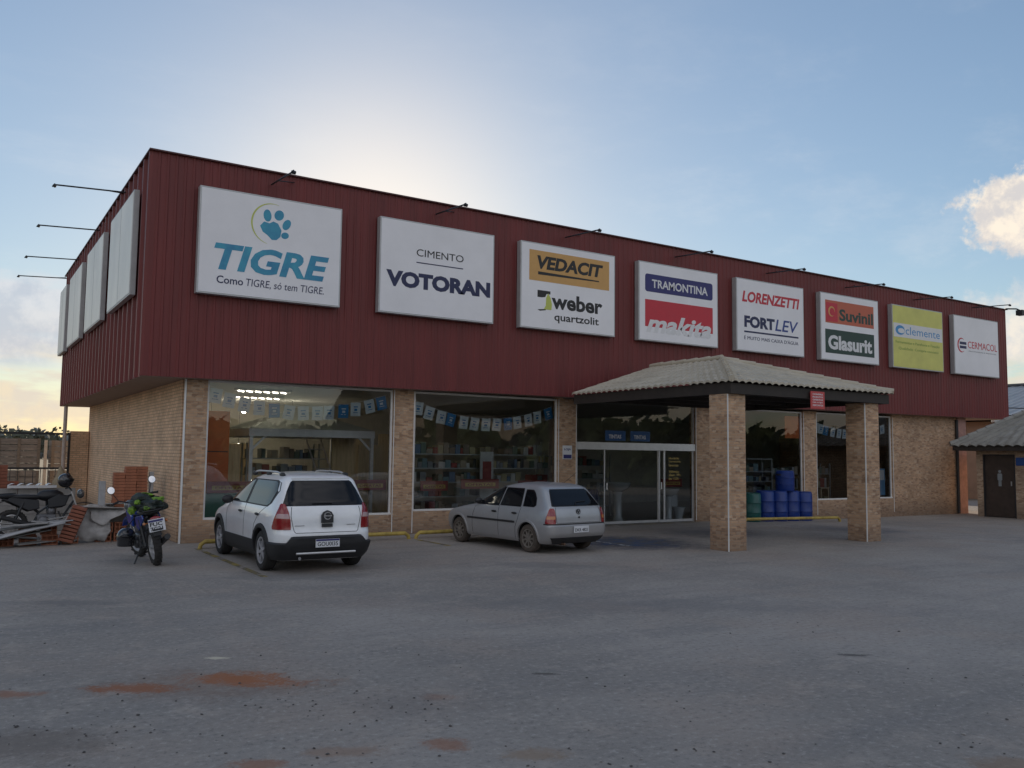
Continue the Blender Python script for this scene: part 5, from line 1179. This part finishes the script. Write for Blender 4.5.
shelf(6.5, 10.9, 1.5, [.42, .78, 1.14, 1.5, 1.86], 'long shelf of small goods filling the second window', 'small packaged goods box on the long shelf in the second window', seed=4, sizes=(.08, .20), fill=.9, frame=M('pale_shelf', (.40, .42, .42), .5))
shelf(12.0, 14.6, 3.4, [.3, .75, 1.15, 1.55], 'deep metal shelf seen through the sliding doors', 'packaged goods box on the deep shelf seen through the sliding doors', seed=6)
shelf(17.9, 19.6, 1.2, [.35, .75, 1.10, 1.42], 'metal shelf behind the blue barrels', 'packaged goods box on the shelf behind the blue barrels', seed=7, fill=.7)
shelf(21.2, 24.4, 2.6, [.25, .8, 1.3], 'metal shelf in the window beyond the porch', 'packaged goods box on the shelf beyond the porch', seed=8, fill=.8)
# white jugs along the top of the shelf behind the barrels
pj = thing('white_jug', 'white plastic jug lined up on top of the shelf behind the blue barrels', 'jug', (17.98, 1.40, 1.80), group='white jugs on the shelf top')
b = MB(); b.lathe([(.09, 0), (.10, .03), (.10, .22), (.07, .29), (.03, .32), (.03, .35)], 16, 0, Matrix.Translation((17.98, 1.40, 1.80))); b.build('jug', M('jug_white', (.55, .58, .58), .4), pj); MB().lathe([(.034, .345), (.034, .375), (.001, .376)], 12, 0, Matrix.Translation((17.98, 1.40, 1.80))).build('cap', cols[0], pj)
for k in range(1, 8): c = copy_tree(pj); c.location = pj.location + Vector((.205*k, .02*(k % 3), 0))
tag(MB().box(17.9, 19.6, 1.2, 1.66, 1.825, 1.855).build('shelf_top', m_shelf), 'long board carrying the white jugs', 'shelf')
def barrel(x, y, z, lab, mt, r=.288, h=.88):
    t = thing('barrel', lab, 'barrel', (x, y, z), group='plastic barrels at the store'); T = Matrix.Translation((x, y, z))
    MB().lathe([(r*.93, 0), (r*.97, .03), (r*.97, h*.30), (r*1.02, h*.32), (r*.97, h*.35), (r*.97, h*.64), (r*1.02, h*.66), (r*.97, h*.69), (r*.96, h*.93), (r*.88, h*.97), (r*.85, h*.965)], 28, 0, T).build('drum', mt, t)
    MB().lathe([(r*.9, h*.955), (r*.90, h*.99), (r*.84, h), (.001, h*1.0)], 28, 0, T).build('lid', mt, t)
    b = MB(); 
    for sg in (-1, 1): b.bar((x+sg*r*.99, y-.08, z+h*.8), (x+sg*r*.99, y+.08, z+h*.8), .03, .04)
    b.build('handle', m_dark, t)
m_bb = M('blue_plastic_barrel', (.005, .032, .20), .36, var=.15); m_gb = M('dark_green_barrel', (.01, .09, .08), .35, var=.15)
for x, y, z, h, lab, mt in ((17.25, .0, 0, .85, 'dark green barrel at the pillar end of the row before the glass', m_gb), (17.86, .02, 0, .92, 'blue plastic barrel standing next to the dark green one', m_bb), (18.44, .0, 0, .92, 'blue plastic barrel in the middle of the row before the glass', m_bb), (19.02, .02, 0, .92, 'blue plastic barrel next to the end of the row', m_bb), (19.60, .0, 0, .9, 'blue plastic barrel at the far end of the row near the brick pier', m_bb), (18.80, .03, .92, .62, 'blue plastic barrel stacked on top of the others', m_bb)):
    barrel(x, y, z+gz(x)+.004, lab, mt, h=h)
boxy('orange_banner', 19.40, 20.08, .50, .53, 2.52, 3.24, m_or, 'square orange banner hanging above the blue barrels', 'banner')
barrel(13.35, 2.9, .014, 'blue plastic barrel on the shop floor seen through the sliding doors', m_bb, h=.85)
# price headers: red with yellow strip lettering
def header(x, y, z, w, lab):
    t = thing('price_header', lab, 'sign', (x, y, z)); MB().box(x-w/2, x+w/2, y, y+.04, z, z+.24).build('panel', cols[3], t, bevel=.005)
    MB().box(x-w*.40, x+w*.40, y-.006, y-.001, z+.06, z+.15).build('band', M('band_yellow', (.50, .38, .10), .5), t)
    q = MB(); text_mb(q, 'OFERTAS', x-w*.34, x+w*.34, z+.075, z+.135, frame_T((0, y-.007, 0), (1, 0, 0), (0, 0, 1)), 0, .03, 0, .002); q.build('lettering', cols[3], t, fix=False)
header(1.95, .62, 1.0, .95, 'red price header with yellow lettering low beside the white car bonnet'); header(5.15, .62, 1.02, .8, 'red price header with yellow lettering near the right leg of the gazebo')
header(6.85, .66, .98, .75, 'red price header with yellow lettering in the second window near its brick pier'); header(8.15, .66, 1.02, 1.1, 'red price header with yellow lettering above the silver car bonnet'); header(9.75, .66, .98, .9, 'red price header with yellow lettering behind the silver car roof'); header(14.7, .72, 1.0, .8, 'red price header with yellow lettering on the fixed glass by the doors')
st = thing('standee', 'upright white and red display stand behind the silver car', 'display stand', (8.65, 1.2, .012)); MB().box(8.45, 8.85, 1.18, 1.22, .012, 1.95).build('board', cols[1], st, bevel=.01); MB().box(8.52, 8.78, 1.172, 1.179, 1.0, 1.7).build('print', cols[3], st)
# bathroom ware by the doors
m_cer = M('white_ceramic', (.60, .64, .66), .12, var=.04, coat=.5)
for x, y, s_, lab in ((13.3, 1.5, 1.35, 'large white pedestal basin seen through the sliding doors'), (14.68, .85, 1.15, 'white pedestal basin behind the fixed glass by the doors')):
    t = thing('pedestal_basin', lab, 'basin', (x, y, .012)); T = Matrix.Translation((x, y, .012)) @ Matrix.Scale(s_, 4)
    MB().lathe([(.13, 0), (.09, .08), (.085, .5), (.11, .62)], 20, 0, T).build('pedestal', m_cer, t); MB().lathe([(.10, .62), (.24, .70), (.29, .80), (.28, .82), (.22, .74), (.001, .70)], 24, 0, T).build('bowl', m_cer, t)
t = thing('toilet', 'white toilet bowl beside the pedestal basin behind the fixed glass', 'toilet', (15.05, .80, .012)); T = Matrix.Translation((15.05, .80, .012))
MB().lathe([(.13, 0), (.11, .12), (.15, .30), (.20, .40), (.15, .39), (.001, .3)], 22, 0, T).build('bowl', m_cer, t); MB().box(14.89, 15.21, 1.0, 1.16, .40, .76).build('cistern', m_cer, t, bevel=.03)
for x, lab in ((12.35, 'small blue sticker sign on the glass above the doors, nearer the silver car'), (13.25, 'small blue sticker sign on the glass above the doors, nearer the porch pillar')):
    t = thing('door_sticker', lab, 'sign', (x, SY+.05, 2.3)); MB().box(x-.36, x+.36, SY+.075, SY+.084, 2.30, 2.58).build('panel', ink('sticker_blue', (.02, .09, .26)), t)
    q = MB(); text_mb(q, 'TINTAS', x-.24, x+.2, 2.36, 2.47, frame_T((0, SY+.074, 0), (1, 0, 0), (0, 0, 1)), 0, .03, 0, .001); q.build('lettering', I_white, t, fix=False)
t = thing('opening_hours', 'block of small yellow lettering on the fixed door glass', 'lettering', (14.6, SY+.05, 1.2)); T = frame_T((14.3, SY+.07, 1.2), (1, 0, 0), (0, 0, 1))
for k, w in enumerate((.42, .48, .40)):
    q = MB(); text_mb(q, ('Horário', 'Segunda', 'Sexta')[k], .02, w, .60-k*.1, .67-k*.1, T, 0, .02, 0, .001); q.build('lettering', M('ink_gold', (.50, .36, .10), .5), t, fix=False)
    q = MB(); text_mb(q, ('Sábado', 'das 7h', 'às 12h')[k], .02, w, .22-k*.1, .29-k*.1, T, 0, .02, 0, .001); q.build('lettering', M('ink_gold', (.50, .36, .10), .5), t, fix=False)
ps = thing('window_poster', 'pale blue poster low in the window beyond the porch', 'poster', (24.4, .6, .6)); MB().box(24.0, 24.75, .60, .615, .62, 1.55).build('sheet', M('poster_blue', (.16, .34, .55), .6), ps); MB().box(24.05, 24.7, .592, .599, 1.15, 1.5).build('print', I_white, ps)
# plastic chairs beyond the porch
for k, x in enumerate((21.35, 22.0)):
    t = thing('plastic_chair', ('tan plastic chair in the window beyond the porch, beside the brick pier', 'tan plastic chair in the window beyond the porch, farther from the pier')[k], 'chair', (x, 1.2, .012), group='plastic chairs beyond the porch'); m_ch = M('tan_plastic', (.40, .32, .22), .5)
    MB().box(x-.22, x+.22, 1.0, 1.42, .86, .90).build('seat', m_ch, t, bevel=.015); MB().box(x-.22, x+.22, 1.40, 1.44, .901, 1.4).build('backrest', m_ch, t, bevel=.015)
    for sx in (-.19, .19):
        for y in (1.03, 1.38): MB().box(x+sx-.02, x+sx+.02, y-.02, y+.02, .012, .859).build('leg', m_ch, t)
# ceiling lamps that are on in the photo
m_tube = M('lit_tube', (.8, .8, .8), .5, emit=(1, .90, .74), estr=5)
m_bulb = M('lit_bulb', (.8, .8, .8), .5, emit=(1, .88, .66), estr=40)
for k, (x, y) in enumerate(((3.0, 2.0), (3.6, 4.4))):
    t = thing('ceiling_lamp', ('lit strip light on the shop ceiling over the gazebo', 'lit strip light farther back over the doors on display', 'lit strip light on the ceiling behind the second window', 'lit strip light on the ceiling inside the sliding doors', 'lit strip light on the ceiling beyond the blue barrels', 'lit strip light on the ceiling beyond the porch')[k], 'lamp', (x, y, 3.3), group='strip lights on the shop ceiling')
    MB().box(x-.65, x+.65, y-.12, y+.12, 3.285, 3.335).build('housing', m_white, t)
    for dx in (-.5, -.3, -.1, .1, .3, .5): MB().tube([(x+dx-.11, y-.1, 3.268), (x+dx+.07, y+.1, 3.268)], .013, 6).build('tube', m_tube, t)
for k, (x, y, z) in enumerate(((3.85, 6.6, 3.02), (5.05, 6.0, 2.86), (3.9, 7.2, 2.05), (3.05, 7.0, 2.1))):
    t = thing('pendant_bulb', ('small lit bulb hanging high at the back of the first window', 'small lit bulb hanging near the blue pennant', 'small lit bulb hanging low at the back under the gazebo roof', 'small lit bulb hanging low behind the left gazebo leg')[k], 'lamp', (x, y, z), group='small bulbs at the back of the shop')
    MB().ball((x, y, z), .06, 10).build('bulb', m_bulb, t); MB().tube([(x, y, z+.06), (x, y, 3.34)], .006, 5).build('cord', m_black, t)

# ------------------------------------------------------------------ trees on the horizon, stones on the drive
def leaf_mat(name, c):
    mt = M(name, c, .8, var=.45, scale=.9); return mt
def tree_belt(name, spots, mt, leaf=.5, per=170, seed=2, lo=.55):
    rs = random.Random(seed); b = MB()
    for x, y, h, w in spots:
        b.tube([(x, y, -.3), (x+.1, y, h*.5)], [.16, .09], 5)
        cl = [(rs.gauss(0, .33)*w, rs.gauss(0, .33)*w, h*(lo+(.9-lo)*rs.random()), w*rs.uniform(.28, .45)) for _ in range(7)]
        for k in range(per):
            c = rs.choice(cl); d = Vector((rs.gauss(0, 1), rs.gauss(0, 1), rs.gauss(0, 1))).normalized()*c[3]*rs.random()**.4
            p = Vector((x+c[0], y+c[1], c[2]))+Vector((d.x, d.y, d.z*.75)); u = Vector((rs.gauss(0, 1), rs.gauss(0, 1), rs.gauss(0, 1))).normalized(); v = u.orthogonal().normalized()
            s_ = leaf*rs.uniform(.5, 1.1)
            b.add([p-u*s_, p+v*s_*.6, p+u*s_, p-v*s_*.6], [(0, 1, 2, 3)])
    return tag(b.build(name, mt, fix=False), kind='stuff')
rs = random.Random(11)
far = []
for k in range(130):
    az = R(-14+rs.random()*26); d = rs.uniform(190, 290); far.append((CAM.x+d*math.sin(az), CAM.y+d*math.cos(az), rs.uniform(2.4, 3.9)*d/150, rs.uniform(5, 9)))
tree_belt('distant_trees', far, leaf_mat('hazed_far_foliage', (.17, .18, .175)), .8, 120, 3, .15)  # distance haze is put into the leaf colour, paler and greyer
mid = []
for k in range(16):
    az = R(-9+rs.random()*13); d = rs.uniform(52, 85); mid.append((CAM.x+d*math.sin(az), CAM.y+d*math.cos(az), rs.uniform(2.3, 3.4), rs.uniform(2, 3.2)))
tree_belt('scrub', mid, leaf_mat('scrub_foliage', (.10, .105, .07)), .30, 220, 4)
back = []
for k in range(130):
    az = R(95+rs.random()*205); d = rs.uniform(40, 75); back.append((CAM.x+d*math.sin(az), CAM.y+d*math.cos(az), rs.uniform(2.9, 4.5), rs.uniform(5, 8)))
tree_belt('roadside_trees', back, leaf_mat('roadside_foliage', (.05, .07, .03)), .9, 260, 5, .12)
op = thing('opposite_shed', 'dark roofed shed across the road, seen only mirrored in the second shop window', 'shed', (36, -52, 0))
MB().box(27, 46, -58, -46, -.3, 5.2).build('wall', M('opposite_wall', (.20, .17, .14), .85), op)
b = MB(); b.prism([(-45.2, 5.0), (-52, 8.6), (-58.8, 5.0), (-58.8, 5.25), (-52, 8.9), (-45.2, 5.25)], 26.2, 46.8, axis='x'); b.build('roof', M('opposite_roof', (.05, .045, .045), .8), op)
b = MB(); n = 72
hv = []
for k in range(n+1):
    A = R(-60+150*k/n); D = 1500; h = 4+14*(.5+.5*mnoise.noise(Vector((k*.22, 0, 3))))
    for dd, hh in ((-260, -2), (0, h), (300, -2)): hv.append((CAM.x+(D+dd)*math.sin(A), CAM.y+(D+dd)*math.cos(A), hh))
b.add(hv, [(k*3+j, k*3+j+1, k*3+4+j, k*3+3+j) for k in range(n) for j in range(2)], 0, True)
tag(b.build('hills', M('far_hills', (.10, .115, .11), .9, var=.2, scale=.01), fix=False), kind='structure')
rs = random.Random(5); b = MB(); m_st = M('dark_gravel', (.10, .09, .085), .9, var=.5, scale=30)
def stone(p, r, mi):
    vs = []; T = Matrix.Rotation(rs.random()*6, 4, 'Z')
    for d in ((1, 0, 0), (0, 1, 0), (-1, 0, 0), (0, -1, 0), (0, 0, .7), (0, 0, -.3), (.7, .7, .3), (-.7, .6, .2), (-.6, -.7, .3), (.7, -.6, .25)):
        vs.append(p+(T @ Vector(d))*r*rs.uniform(.7, 1.15))
    import bmesh
    bm = bmesh.new(); V = [bm.verts.new(v) for v in vs]; bmesh.ops.convex_hull(bm, input=V)
    bm.verts.index_update(); vv = [v.co.copy() for v in bm.verts]; ff = [tuple(v.index for v in f.verts) for f in bm.faces]; bm.free(); b.add(vv, ff, mi)
cl = [(330, 690, 60, 25), (60, 735, 60, 22), (290, 705, 40, 10), (400, 705, 60, 22), (120, 730, 40, 14)]
for k in range(230):
    if rs.random() < .5: c = rs.choice(cl); u, v = rs.gauss(c[0], c[2]), rs.gauss(c[1], c[3]*.6)
    else: u, v = rs.uniform(0, 1024), 768-150*rs.random()**1.7
    if v < 600: continue
    d = aim(u, v); t_ = -CAM.z/d.z; p = CAM+d*t_
    stone(p+Vector((0, 0, .003)), rs.uniform(.005, .013)*(1.5 if rs.random() < .12 else 1), 0 if rs.random() < .8 else 1)
tag(b.build('gravel', [m_st, M('pale_gravel', (.30, .28, .265), .9)], fix=False), kind='stuff')
